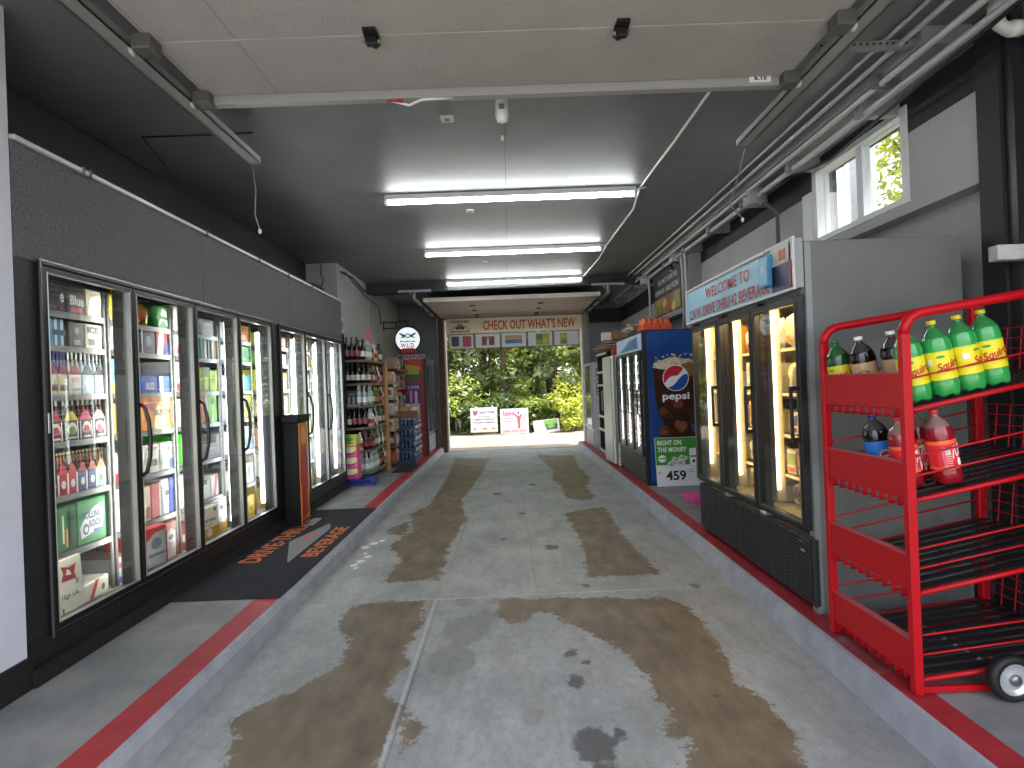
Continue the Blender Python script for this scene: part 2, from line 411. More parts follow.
struct(MB().box(-2.4, 2.6, 9.75, 9.9, 3.14, 3.3, M('#26292e', .6)).build('ceiling_beam'))

# ---- right wall: upper painted band, ledge, recessed lower wall, window opening
WX = 2.6
b = MB()
wy0, wy1, wz0, wz1 = 3.54, 4.64, 2.52, 3.13; e_ = .0
b.box(WX, WX+.2, 3.0, wy0, 2.45, 2.95, GREYW); b.box(WX, WX+.2, 3.0, wy0, 2.95, 3.3, DARKW)
b.box(WX, WX+.2, wy0, wy1, 2.45, wz0, GREYW); b.box(WX, WX+.2, wy0, wy1, wz1, 3.3, DARKW)
b.box(WX, WX+.2, wy1, 4.78, 2.45, 2.95, GREYW)
b.box(WX, WX+.2, 4.78, 7.35, 2.45, 2.95, GREYW); b.box(WX, WX+.2, wy1, 5.35, 2.95, 3.3, DARKW)
b.box(WX, WX+.2, 5.35, 7.35, 2.95, 3.3, DARKW)
b.box(WX-.16, WX+.2, 7.35, 7.62, .12, 3.3, GREYP)                                # pilaster
b.box(WX, WX+.2, 7.62, 9.1, 2.45, 2.93, GREYW); b.box(WX, WX+.2, 7.62, 9.1, 2.93, 3.3, DARKW)
b.box(WX-.1, WX+.2, 9.1, 9.3, .12, 3.3, GREYP)
b.box(WX, WX+.2, 9.3, 12.6, 2.45, 2.78, GREYW); b.box(WX, WX+.2, 9.3, 12.6, 2.78, 3.1, DARKW); b.box(WX, WX+.2, 9.3, 12.6, 3.1, 3.3, GREYW)
b.box(WX+.12, WX+.25, 3.0, 12.6, .12, 2.45, GREYW)
struct(b.build('wall_right'))
b = MB(); b.box(2.58, 2.72, 2.86, 3.0, .12, 3.3, BLACKM); b.box(2.60, 2.64, 2.80, 2.86, .12, 3.3, M('#202124', .4)); struct(b.build('column_right'))
b = MB(); b.box(3.3, 3.4, 0, 3.2, -.2, 3.3, DARKW); b.box(2.7, 3.4, 3.0, 3.1, -.2, 3.3, DARKW); struct(b.build('wall_right_near'))
b = MB(); b.box(2.3, 2.6, 3.0, 12.6, 3.2, 3.3, GREYP)
for k in range(10): b.box(2.34, 2.6, 3.6+k*.92, 3.66+k*.92, 3.1, 3.2, GREYP)
struct(b.build('trim_3'))
# window
b = MB(); fr = M('#d9dbdd', .45)
b.box(WX-.012, WX+.1, wy0-.004, wy0+.05, wz0-.004, wz1+.004, fr); b.box(WX-.01, WX+.1, wy1-.06, wy1, wz0, wz1, fr)
b.box(WX-.01, WX+.1, wy0+.05, wy1-.06, wz0, wz0+.04, fr); b.box(WX-.01, WX+.1, wy0+.05, wy1-.06, wz1-.04, wz1, fr)
b.box(WX+.02, WX+.08, 4.03, 4.10, wz0, wz1, fr)
b.box(WX-.02, WX+.02, 4.64, 4.78, 2.5, 2.96, fr)
w = b.build('window_1'); struct(w)
g = MB(); g.box(WX+.045, WX+.05, wy0+.05, 4.03, wz0+.04, wz1-.04, GLASS); g.box(WX+.055, WX+.06, 4.10, wy1-.06, wz0+.04, wz1-.04, GLASS)
g.build('glass', w)

# ---- yard outside the far opening
APRON = noisy('bright_concrete_apron', '#7d7469', '#958b7f', 1.5, 7, .8, .2, 30, c3='#8a8074')
struct(MB().box(-12, 12, 12.94, 16.75, -.2, -.005, APRON).build('ground_far'))
struct(MB().box(-1.5, 1.8, 12.60, 12.98, -.2, .006, noisy('threshold_concrete', '#857a6d', '#a0958a', 4, 6, .7, .3, 30)).build('threshold'))
struct(MB().box(-30, 30, 16.75, 60, -.2, -.02, noisy('scrub_ground', '#3f4a25', '#6b6a45', 1.5, 6, .9, .3, 5)).build('ground_scrub'))
struct(MB().box(2.95, 30, -8, 12.94, -.2, -.03, noisy('side_ground', '#4a5430', '#6b6a50', 1.5, 6, .9, .3, 5)).build('ground_side'))
struct(MB().box(-12, 2.95, -9, -.45, -.2, -.01, noisy('near_apron', '#8d8c88', '#a3a19c', 1.5, 6, .8, .2, 30)).build('ground_near'))
# ================================================================== CAMERA AND LIGHT
cam = bpy.data.cameras.new('camera'); cam.sensor_width = 36; cam.lens = 560/1024*36; cam.clip_start = .05
co = bpy.data.objects.new('camera', cam); COL.objects.link(co); SC.camera = co
co.location = (0, 0, 1.45)
_r = math.radians(2.2)
_R = Matrix.Rotation(math.atan(-4/560), 3, 'Z').inverted() if False else None
# basis of the view: forward along the lane, rolled 2.2 degrees
fwd = Vector((4/560, 1, -(-1)/560*1.0)).normalized()
fwd = Vector((4/560, 1, 1/560)).normalized()
rt = Vector((math.cos(_r), 0, math.sin(_r)))
rt = Vector((math.cos(_r), 0, -math.sin(_r)))
rt = (rt - fwd*rt.dot(fwd)).normalized(); up = rt.cross(fwd)
co.rotation_euler = Matrix((rt, up, -fwd)).transposed().to_euler()

w = bpy.data.worlds.new('World'); SC.world = w; w.use_nodes = True
nt = w.node_tree; bg = nt.nodes['Background']
sky = nt.nodes.new('ShaderNodeTexSky'); sky.sky_type = 'NISHITA'; sky.sun_disc = False
sky.sun_elevation = math.radians(55); sky.sun_rotation = math.radians(100); sky.air_density = 1.2; sky.dust_density = 3
mixn = nt.nodes.new('ShaderNodeMix'); mixn.data_type = 'RGBA'; mixn.inputs['Factor'].default_value = .85
mixn.inputs[7].default_value = (1.0, 1.0, 1.03, 1)
nt.links.new(sky.outputs[0], mixn.inputs[6]); nt.links.new(mixn.outputs[2], bg.inputs['Color'])
bg.inputs['Strength'].default_value = 1.5
s = bpy.data.lights.new('sun', 'SUN'); s.energy = 6; s.angle = math.radians(1.5); s.color = (1, .96, .88)
so = bpy.data.objects.new('sun', s); COL.objects.link(so)
so.rotation_euler = Vector((.42, -.12, 1)).to_track_quat('Z', 'Y').to_euler(); so.location = (6, -2, 14)

SC.view_settings.view_transform = 'Standard'; SC.view_settings.look = 'None'; SC.view_settings.gamma = 1
SC.view_settings.use_curve_mapping = False; SC.view_settings.exposure = 0.7
SC.cycles.use_denoising = True; SC.cycles.max_bounces = 8; SC.cycles.transparent_max_bounces = 24; SC.cycles.sample_clamp_indirect = 6; SC.cycles.caustics_reflective = False

TUBE = M('#fbfdff', .4, emit=26, name='lit_tube')
LED = M('#f4f8ff', .4, emit=14, name='lit_led'); LED2 = M('#fdfbf4', .4, emit=22, name='lit_led_inner'); LEDW = M('#ffdca0', .4, emit=9, name='lit_warm_led')

# ---- three fluorescent fittings
for i, (y, x0, x1, w_) in enumerate(((5.33, -1.10, 1.29, 'nearest to the garage door panel'), (7.49, -1.05, 1.32, 'middle one of three'), (9.66, -1.0, 1.35, 'farthest from the garage door panel'))):
    t = thing('fluorescent_ceiling_light', f'long lit white tube light across the grey ceiling, {w_}', 'ceiling light', ((x0+x1)/2, y, 3.3), group='tube lights across the ceiling')
    MB().box(x0, x1, y-.03, y+.03, 3.245, 3.298, M('#d5d8d8', .4), bev=.006).build('housing', t)
    b = MB(); b.tube([(x0+.02, y, 3.225), (x1-.02, y, 3.225)], .019, TUBE, 10); b.build('tube', t)
    for x in (x0+.01, x1-.01): MB().box(x-.015, x+.015, y-.025, y+.025, 3.205, 3.25, WHITE, bev=.004).build('end_cap', t)
# cord linking the lights along the ceiling
b = MB(); b.tube([(1.37, 3.5, 3.29), (1.36, 4.4, 3.29), (1.33, 5.33, 3.285), (1.42, 6.0, 3.29), (1.40, 7.5, 3.285), (1.43, 8.4, 3.29), (1.37, 9.66, 3.28)], .011, WHITE, 6)
for y, x in ((5.33, 1.29), (7.49, 1.32), (9.66, 1.35)): b.tube([(x, y, 3.27), (x+.1, y, 3.287)], .009, WHITE, 6)
tag(b.build('ceiling_cable'), 'white surface cable running along the ceiling past the ends of the tube lights', 'cable')
b = MB(); b.tube([(-1.98, 3.95, 3.29), (-2.5, 3.95, 3.29), (-2.75, 4.8, 3.29)], .006, M('#16171a', .6), 6)
b.tube([(-1.98, 3.95, 3.29), (-1.72, 3.93, 3.285)], .006, M('#16171a', .6), 6)
tag(b.build('ceiling_cable'), 'thin black cable bent at a corner on the ceiling above the left cooler', 'cable')
b = MB(); b.tube([(-2.38, 8.2, 3.2), (-2.36, 8.8, 3.22), (-2.37, 9.4, 3.14), (-2.3, 9.9, 3.12), (-1, 9.72, 3.13), (1.5, 9.72, 3.18), (2.3, 9.3, 3.2)], .012, M('#202225', .6), 6)
b.tube([(-2.38, 8.4, 3.24), (-2.36, 9.0, 3.12), (-2.38, 9.7, 3.05), (-2.38, 10.6, 3.02), (-2.38, 10.7, 2.7)], .008, M('#202225', .6), 6)
tag(b.build('ceiling_cable'), 'black cable looping along the far left wall and under the ceiling beam', 'cable')
# plates and the hanging device
for x, y, h, l in ((-.347, 3.84, .045, 'small square grey plate on the ceiling by the garage door bar'), (-.328, 5.88, .04, 'small white square plate on the ceiling behind the first tube light'), (-.27, 8.3, .04, 'small white square plate on the ceiling behind the second tube light')):
    b = MB(); b.box(x-h, x+h, y-h, y+h, 3.285, 3.3, M('#c9ccca', .5), bev=.004); b.box(x-h*.4, x+h*.4, y-h*.4, y+h*.4, 3.28, 3.286, M('#77797a', .5), bev=.002)
    tag(b.build('ceiling_plate'), l, 'ceiling plate', 'small plates on the ceiling')
t = thing('ceiling_sensor', 'white bottle-shaped sensor hanging from the ceiling behind the garage door bar', 'sensor', (.025, 3.42, 3.3))
b = MB(); b.lathe([(.012, -.03), (.012, .0)], WHITE, 10, c=(.025, 3.42, 3.3)); b.lathe([(.006, -.06), (.02, -.05), (.02, -.03), (.01, -.025)], WHITE, 12, c=(.025, 3.42, 3.3)); b.build('neck', t)
b = MB(); b.lathe([(.012, -.245), (.032, -.235), (.04, -.21), (.04, -.11), (.034, -.08), (.015, -.06)], M('#e4e6e4', .4), 16, c=(.025, 3.42, 3.3)); b.build('body', t)
MB().box(.008, .042, 3.374, 3.381, 3.12, 3.15, M('#7c7f80', .5)).build('label', t)
b = MB(); b.tube([(.056, 4.1, 3.29), (.056, 5.2, 3.29)], .004, M('#808285', .6), 5); b.lathe([(.012, -.03), (.012, 0)], WHITE, 8, c=(.03, 4.15, 3.3))
tag(b.build('ceiling_hook'), 'tiny white hook and wire on the ceiling before the first tube light', 'hook')

# ---- near overhead door, rolled up under the ceiling
DOORP = noisy('garage_door_skin', '#a8a49d', '#b5b1aa', 3, 6, .55, .5, 90)
DOORG = M('#9a9b97', .5, .3, name='door_steel')
t = thing('overhead_garage_door', 'raised beige-grey sectional garage door lying under the near ceiling', 'garage door', (0, 1.6, 3.12))
for i, (a, c) in enumerate(((.35, 1.16), (1.165, 1.905), (1.91, 2.64), (2.645, 3.13))):
    b = MB(); b.box(-1.62, 1.64, a, c, 3.125, 3.165, DOORP, bev=.004)
    for x in (-1.60, -1.22): b.box(x-.003, x+.003, a+.01, c-.01, 3.1235, 3.126, M('#99958f', .6))
    b.build('door_panel', t)
b = MB(); b.box(-1.62, 1.62, 3.135, 3.19, 3.08, 3.165, M('#a5a49f', .45, .2), bev=.004); b.box(-1.62, 1.62, 3.128, 3.135, 3.15, 3.165, M('#5f5f5d', .5)); b.build('bottom_bar', t)
b = MB(); b.box(1.42, 1.54, 3.128, 3.134, 3.095, 3.145, WHITE); b.text('6.15', (1.48, 3.128, 3.12), (1, 0, 0), (0, 0, 1), .07, .03, BLACK); b.build('sticker', t)
for x in (-.58, .60):
    b = MB(); d = M('#2e2e2e', .4, .6)
    b.prism([(x-.03, 2.58), (x+.03, 2.58), (x+.035, 2.64), (x+.03, 2.70), (x, 2.735), (x-.03, 2.70), (x-.035, 2.64)], 'z', 3.112, 3.125, d)
    b.box(x-.028, x+.028, 2.625, 2.66, 3.075, 3.115, d, bev=.006); b.tube([(x-.04, 2.645, 3.095), (x+.04, 2.645, 3.095)], .009, STEEL, 8); b.build('hinge', t)
for sx in (-1, 1):
    for y in (2.62, 3.12):
        b = MB(); x = sx*1.63
        b.box(x-.04, x+.05, y-.05, y+.05, 3.06, 3.13, M('#6c6b66', .5, .5), bev=.006)
        b.lathe([(.022, -.008), (.022, .008)], M('#c8c5b8', .5), 12, T=Matrix.Translation((x+sx*.06, y, 3.075)) @ Matrix.Rotation(PI/2, 4, 'Y')); b.build('roller_bracket', t)
b = MB(); b.tube([(-.62, 3.16, 3.085), (-.5, 3.18, 3.06), (-.42, 3.15, 3.075), (-.25, 3.16, 3.085)], .008, M('#e6e0e0', .5), 6); b.tube([(-.62, 3.16, 3.085), (-.53, 3.16, 3.075)], .011, M('#b0292f', .5), 6)
b.build('pull_cord', t)
for sx, n_ in ((-1, 'left'), (1, 'right')):
    b = MB(); x = sx*1.72
    b.box(x-.04, x+.04, .2, 3.95, 3.075, 3.082, GALV); b.box(x-sx*.04, x-sx*.034, .2, 3.95, 3.075, 3.12, GALV); b.box(x+sx*.034, x+sx*.04, .2, 3.95, 3.075, 3.13, GALV)
    b.box(x+sx*.05, x+sx*.085, .2, 3.9, 3.10, 3.135, M('#75766f', .5, .5))
    q = b.build('door_track'); tag(q, f'galvanised garage door track hanging beside the {n_} edge of the near raised door', 'door track', 'near garage door tracks')
    for hy in (1.6, .5): MB().box(x-.012, x+.012, hy, hy+.03, 3.08, 3.3, GALV).build('hanger', q)
b = MB(); b.box(1.74, 2.3, 3.05, 3.09, 3.22, 3.26, M('#8c8d89', .5, .4)); 
for k in range(14): b.box(1.78+k*.036, 1.79+k*.036, 3.045, 3.05, 3.235, 3.245, BLACK)
tag(b.build('perforated_angle'), 'perforated steel angle brace running from the right door track to the wall', 'brace')
for sx, l in ((-1, 'thin cord dangling from the end of the left garage door track'), (1, 'thin cord dangling from the end of the right garage door track')):
    x = sx*1.74
    b = MB(); b.tube([(x, 3.95, 3.06), (x+.01, 3.97, 2.9), (x-.005, 3.98, 2.72), (x+.02, 3.99, 2.62)] if sx < 0 else [(x, 3.95, 3.06), (x+.05, 4.2, 2.95), (x+.06, 4.4, 2.8), (x+.2, 4.5, 2.72)], .005, M('#8b8c88', .6), 6)
    b.lathe([(.002, -.02), (.012, -.01), (.012, .01), (.002, .02)], WHITE, 8, c=(x+.02, 3.99, 2.61) if sx < 0 else (x+.2, 4.5, 2.71)); tag(b.build('dangling_string'), l, 'cord')

# ---- far overhead door
FD = noisy('far_door_skin', '#a99c92', '#b5a99e', 3, 6, .55, .3, 60)
t = thing('overhead_garage_door', 'raised cream sectional garage door above the far exit opening', 'garage door', (.1, 11.3, 3.0))
for a, c in ((9.98, 10.68), (10.685, 11.385), (11.39, 12.09), (12.095, 12.5)):
    MB().box(-1.45, 1.70, a, c, 3.0, 3.04, FD, bev=.004).build('door_panel', t)
MB().box(-1.45, 1.70, 9.93, 9.98, 2.975, 3.05, M('#bfb8ae', .5), bev=.004).build('bottom_bar', t)
for x in (-.62, .68):
    for y in (10.68, 11.385, 12.09, 12.4):
        b = MB(); b.box(x-.04, x+.04, y-.035, y+.035, 2.985, 3.0, M('#4b3a30', .5), bev=.005); b.tube([(x-.05, y, 2.985), (x+.05, y, 2.985)], .009, M('#4b3a30', .5), 6); b.build('hinge', t)
for sx, n_ in ((-1, 'left'), (1, 'right')):
    x = .12+sx*1.66
    b = MB(); b.box(x-.03, x+.03, 9.6, 12.5, 2.97, 2.98, GALV); b.box(x+sx*.025, x+sx*.03, 9.6, 12.5, 2.97, 3.02, GALV)
    b.tube([(x, 12.45, 2.97), (x, 12.52, 2.9), (x, 12.54, 2.6), (x, 12.54, .1)], .02, GALV, 6)
    for y in (10.4, 11.2, 12.0): b.box(x-.05, x+.05, y-.04, y+.04, 2.94, 2.98, M('#5f554c', .5, .4), bev=.005)
    q = b.build('door_track'); tag(q, f'door track under the ceiling on the {n_} side of the far exit door', 'door track', 'far garage door tracks')
    h = MB(); h.box(x-.28, x+.28, 9.58, 9.63, 3.1, 3.14, GREYP); h.box(x-.02, x+.02, 9.59, 9.62, 2.98, 3.1, GREYP); h.tube([(x-.1, 9.6, 3.11), (x, 9.6, 3.0)], .01, GREYP, 6); h.build('hanger', q)

# ---- conduits, boxes and pipes on the right
CG = M('#b9bbb9', .45, .2, name='conduit_grey')
cond = [(2.22, 3.24, .016, 'upper thin grey conduit running along the right edge of the ceiling'), (2.30, 3.17, .02, 'middle grey conduit running along the right edge of the ceiling'),
        (2.38, 3.12, .024, 'thickest grey conduit running along the right edge of the ceiling'), (2.15, 3.27, .011, 'thinnest grey conduit running along the right edge of the ceiling')]
for i, (x, z, r, l) in enumerate(cond):
    b = MB(); b.tube([(x, .1, z), (x, 3, z), (x+.01, 6, z), (x, 9, z), (x, 9.6, z), (x, 12.4 if i == 1 else 9.7, z-.01)], r, CG, 10)
    tag(b.build('conduit'), l, 'conduit', 'conduits along the right ceiling edge')
b = MB(); b.tube([(2.34, .5, 3.09), (2.36, 2.5, 3.08), (2.4, 3.4, 3.05), (2.5, 4.2, 3.06), (2.42, 5.0, 3.14), (2.4, 5.4, 3.12)], .011, M('#1c1d1f', .5), 8)
tag(b.build('slack_cable'), 'slack black cable drooping under the conduits above the window', 'cable')
for i, (y, l) in enumerate(((3.35, 'rectangular grey conduit clamp on the right ceiling edge, nearest the raised door'), (5.25, 'grey junction box on the conduits above the cooler sign end'), (7.7, 'grey junction box on the conduits over the menu board'), (9.4, 'small grey junction box on the conduits beyond the menu board'))):
    b = MB()
    if i == 0: b.box(2.26, 2.42, y-.02, y+.02, 3.15, 3.22, M('#6f7170', .5, .3), bev=.004)
    else: b.box(2.3, 2.44, y-.07, y+.07, 3.05, 3.2, CG, bev=.008); b.lathe([(.02, -.01), (.02, .01)], STEEL, 10, T=Matrix.Translation((2.295, y, 3.12)) @ Matrix.Rotation(PI/2, 4, 'Y'))
    tag(b.build('junction_box'), l, 'junction box')
for i, (y, z1, l) in enumerate(((5.1, 2.25, 'black and grey conduit dropping from the ceiling to the end of the cooler sign'), (7.4, 2.2, 'nearer of two grey conduits dropping down the pilaster beside the menu board'), (7.55, 2.1, 'farther of two grey conduits dropping down the pilaster beside the menu board'), (9.3, 2.3, 'grey conduit dropping down the wall beyond the menu board'))):
    x = 2.52 if i == 0 else 2.41
    b = MB(); b.tube([(2.38, y-.06, 3.1), (2.40, y-.02, 3.02), (x, y, 2.93), (x, y, z1)], .018, CG if i else M('#5e6061', .5), 8)
    tag(b.build('conduit'), l, 'conduit')
t = thing('drain_pipe', 'white plastic drain pipe elbow at the top of the black wall', 'pipe', (2.5, 2.72, 3.1))
b = MB(); b.tube([(2.46, 2.72, 3.3), (2.46, 2.72, 3.16), (2.47, 2.72, 3.12), (2.50, 2.72, 3.10), (2.85, 2.72, 3.10)], .03, M('#cdccc6', .4), 14); b.build('pipe', t)
b = MB(); b.lathe([(.038, -.03), (.038, .03)], M('#d8d7d1', .4), 14, c=(2.46, 2.72, 3.19)); b.lathe([(.038, -.03), (.038, .03)], M('#d8d7d1', .4), 14, T=Matrix.Translation((2.55, 2.72, 3.10)) @ Matrix.Rotation(PI/2, 4, 'Y')); b.build('collar', t)
PEEL = noisy('peeling_white_wood', '#3f3f3c', '#c9c8c2', 9, 6, .7, .2, 40, c3='#bdbbb4')
b = MB(); b.box(2.42, 3.1, 2.72, 2.78, 1.97, 2.045, PEEL, bev=.004); tag(b.build('wooden_rail'), 'short white rail with peeling paint fixed on the black wall', 'rail')

# hanging banner and posters over the exit
BAN = M('#fbeecb', .6, name='banner_cream'); ORG = M('#cf6430', .6, name='rust_orange')
t = thing('overhead_banner', "cream banner reading CHECK OUT WHAT'S NEW in rust letters over the exit", 'banner', (.18, 12.48, 2.63))
b = MB(); b.box(-1.33, 1.69, 12.47, 12.50, 2.635, 2.965, BAN); b.build('panel', t)
b = MB(); b.text("CHECK OUT WHAT'S NEW", (.52, 12.47, 2.80), (1, 0, 0), (0, 0, 1), 2.06, .22, ORG, .004); b.build('lettering', t)
b = MB(); DK = M('#4a3a30', .6)
b.text('DRIVE-THRU', (-1.02, 12.47, 2.90), (1, 0, 0), (0, 0, 1), .42, .055, DK, .004); b.text('BEVERAGE', (-1.02, 12.47, 2.68), (1, 0, 0), (0, 0, 1), .42, .055, DK, .004)
b.art((-1.02, 12.47, 2.79), (1, 0, 0), (0, 0, 1), [(-.22, -.06), (-.2, -.06), (0, .045), (.2, -.06), (.22, -.06), (0, .07)], DK, .004); b.art((-1.02, 12.47, 2.77), (1, 0, 0), (0, 0, 1), [(-.1, -.04), (.1, -.04), (.1, .0), (0, .045), (-.1, .0)], DK, .004)
b.art((-1.02, 12.47, 2.765), (1, 0, 0), (0, 0, 1), [(-.025, -.03), (.025, -.03), (.025, .01), (-.025, .01)], ORG, .006); b.build('logo', t)
pc = [('#e4e4ea', [('#5b4a5e', -.22, -.05, -.09, .12), ('#b5525b', .03, .22, -.12, .12), ('#38324a', -.2, -.08, -.1, -.06)], 'white poster with purple bottle and red panel, first from left under the banner'),
      ('#e2e3e6', [('#7d3f4c', -.13, -.02, -.1, .1), ('#7a4150', .03, .15, -.1, .1), ('#d5c9cf', -.02, .03, -.02, .08), ('#c14a52', -.12, .14, .06, .09)], 'white poster with two dark red packs, second from the left under the banner'),
      ('#dfe5ea', [('#5a87ad', -.2, .18, -.08, .02), ('#d0a35c', -.2, .18, .03, .1), ('#3f6b94', -.18, .0, -.06, -.02)], 'white poster with blue and tan bands, third from the left under the banner'),
      ('#e2e8e8', [('#a5b93e', -.1, .2, -.13, .12), ('#4d8d5c', -.08, .05, -.02, .1), ('#d8cd48', .06, .17, -.1, .02)], 'white poster with a yellow-green picture, fourth from the left under the banner'),
      ('#e8e9ee', [('#a9b33c', -.14, .02, -.13, .11), ('#6f8f3c', -.1, 0, -.12, -.04), ('#d2cf4c', -.12, -.02, 0, .08)], 'white poster with an olive green figure, last on the right under the banner')]
for i, (bc, arts, l) in enumerate(pc):
    x = -1.0+i*.585; x0 = x-.27; x1 = x+.27
    t = thing('product_poster', l, 'poster', (x, 12.5, 2.3), group='posters under the banner')
    b = MB(); b.box(x0, x1, 12.475, 12.485, 2.30, 2.61, M(bc, .35)); 
    for q_, (c, a0, a1, c0, c1) in enumerate(arts): b.art((x, 12.475, 2.455), (1, 0, 0), (0, 0, 1), [(a0, c0), (a1, c0), (a1, c1), (a0, c1)], M(c, .5), .003+.003*q_)
    b.build('sheet', t)
    b = MB(); f = M('#5a4b40', .5)
    b.box(x0-.018, x0, 12.47, 12.49, 2.285, 2.625, f); b.box(x1, x1+.018, 12.47, 12.49, 2.285, 2.625, f); b.box(x0, x1, 12.47, 12.49, 2.61, 2.625, f); b.box(x0, x1, 12.47, 12.49, 2.285, 2.30, f); b.build('frame', t)
# ================================================================== LEFT WALK-IN COOLER
HEADM = noisy('embossed_dark_panel', '#343538', '#66676a', 75, 8, .42, 1.2, 60, spec=.6)
FRAMEM = M('#121315', .36, .2, name='door_frame_black'); LINE = M('#9b9c99', .3, .7, name='bright_trim')
INNER = M('#b9bab4', .5, name='cooler_lining'); INDARK = M('#33353a', .6, name='cooler_depth')
CX = -2.28
WI = thing('walk_in_cooler', 'long black walk-in cooler with seven glass doors and embossed header along the left wall', 'cooler', (CX, 5.2, .12))
for a, c in ((2.63, 4.26), (4.263, 5.94), (5.943, 7.8)):
    MB().box(CX-.06, CX, a, c, 2.14, 2.69, HEADM, bev=.003).build('header_panel', WI)
for a, c in ((2.63, 2.75), (5.475, 5.62), (7.76, 7.8)): MB().box(CX-.08, CX-.005, a, c, .33, 2.14, M('#1b1c1f', .5, bump=(60, .5))).build('upright_panel', WI)
b = MB(); b.box(CX-.10, CX+.0, 2.63, 7.8, .12, .335, M('#121214', .5, bump=(12, .4))); b.box(CX, CX+.03, 2.63, 7.8, .12, .20, M('#0f0f11', .7, bump=(30, .5))); b.build('base_panel', WI)
b = MB(); b.box(CX-.05, CX+.02, 2.63, 7.82, 2.69, 2.715, M('#d4d5d3', .35, .3), bev=.004)
for y in (3.05, 3.1, 4.3, 5.2, 5.9, 6.6): b.box(CX-.03, CX+.026, y, y+.015, 2.68, 2.722, M('#6c6d6c', .5))
b.build('top_trim', WI)
b = MB()
b.box(-3.62, -3.58, 2.63, 7.8, .12, 2.69, INDARK); b.box(-3.6, CX-.06, 2.63, 2.68, .12, 2.69, INDARK); b.box(-3.6, CX-.06, 7.75, 7.8, .12, 2.69, M('#46484b', .6))
b.box(-3.6, CX-.06, 2.63, 7.8, 2.60, 2.69, INDARK)
b.box(-3.6, CX-.08, 2.63, 7.8, .12, .30, M('#a7a69c', .5))
b.build('lining', WI)
DZ0, DZ1 = .33, 2.13
doors = [2.772+.67*k for k in range(4)] + [5.64+.70*k for k in range(3)]
def fr4(b, x0, x1, y0, y1, z0, z1, t, m, T=None):
    b.box(x0, x1, y0, y0+t, z0, z1, m, T, .003); b.box(x0, x1, y1-t, y1, z0, z1, m, T, .003)
    b.box(x0, x1, y0+t, y1-t, z0, z0+t, m, T, .003); b.box(x0, x1, y0+t, y1-t, z1-t, z1, m, T, .003)
for a, c in ((2.752, 5.475), (5.62, 7.76)):
    b = MB(); fr4(b, CX-.02, CX+.012, a, c, DZ0-.025, DZ1+.025, .022, FRAMEM)
    b.box(CX+.010, CX+.017, a, c, DZ1+.02, DZ1+.028, LINE)
    b.box(CX+.010, CX+.017, a+.002, a+.008, DZ0-.03, DZ1+.03, M('#6f7072', .35, .6)); b.build('surround_frame', WI)
for k, y in enumerate(doors):
    p = .67 if k < 4 else .70
    d = MB(); fr4(d, CX-.03, CX+.008, y+.004, y+p-.004, DZ0, DZ1, .026, FRAMEM)
    fr4(d, CX-.02, CX+.011, y+.029, y+p-.029, DZ0+.025, DZ1-.025, .006, M('#8f908d', .3, .6))
    do = d.build('cooler_door', WI)
    MB().box(CX-.012, CX-.006, y+.031, y+p-.031, DZ0+.027, DZ1-.027, GLASS).build('glass', do)
    if k in (1, 2, 3, 5, 6):
        h = MB(); hy = y+.026
        h.tube([(CX+.008, hy, 1.42), (CX+.035, hy+.004, 1.40), (CX+.055, hy+.01, 1.30), (CX+.058, hy+.012, 1.2), (CX+.055, hy+.01, 1.1), (CX+.035, hy+.004, 1.0), (CX+.008, hy, .98)], .012, BLACK, 8); h.build('handle', do)
    if k == 0:
        h = MB(); h.box(CX+.008, CX+.016, y-.002, y+.012, 1.30, 1.40, STEEL, bev=.002); h.build('hinge', do)
for k in list(range(4))+[4, 5]:
    y = doors[k]+(.67 if k < 4 else .70)
    if k == 3: y -= .01
    b = MB(); b.box(CX-.10, CX-.02, y-.026, y+.026, DZ0, DZ1, M('#17181a', .55), bev=.004); b.box(CX-.104, CX-.099, y-.028, y+.028, DZ0, DZ1, M('#6a6b68', .4, .6)); b.build('mullion', WI)
for y in (doors[3]+.63, doors[4]+.66, doors[5]+.66, doors[6]+.655):
    b = MB(); b.box(CX-.13, CX-.10, y-.012, y, DZ0+.08, DZ1-.08, LED); b.build('light_strip', WI)
for y in (doors[0]+.02, doors[0]+.70, doors[1]+.70, doors[2]+.70, doors[4]+.03, doors[5]+.04, doors[6]+.04):
    b = MB(); b.box(CX-.135, CX-.08, y, y+.01, DZ0+.05, DZ1-.05, LED2 if y < doors[2]+.6 else LED); b.build('light_strip', WI)

# ---------------------------------------------------------------- product makers (front faces +x unless T says otherwise)
def artset(b, x, yc, zc, w, h, arts, T=None):
    """arts: ('r',colour,y0,y1,z0,z1) patches, ('o',colour,y,z,ry,rz) ovals, ('t',string,colour,y,z,w,h) lettering, all as fractions of the face"""
    for i, a in enumerate(arts):
        lf = .0015+.0012*i
        R, U = (0, 1, 0), (0, 0, 1)
        c = (x, yc, zc)
        if a[0] == 'r': b.art(c, R, U, [(w*a[2], h*a[4]), (w*a[3], h*a[4]), (w*a[3], h*a[5]), (w*a[2], h*a[5])], M(a[1], .45), lf, T)
        elif a[0] == 'o': b.disc(c, R, U, w*a[4], h*a[5], M(a[1], .45), lf, T, 16, ctr=(w*a[2], h*a[3]))
        elif a[0] == 'p': b.art(c, R, U, [(w*u, h*v) for u, v in a[2]], M(a[1], .45), lf, T)
        else: b.text(a[1], (x, yc+w*a[3], zc+h*a[4]), R, U, w*a[5], h*a[6], M(a[2], .5), lf+.001, T)
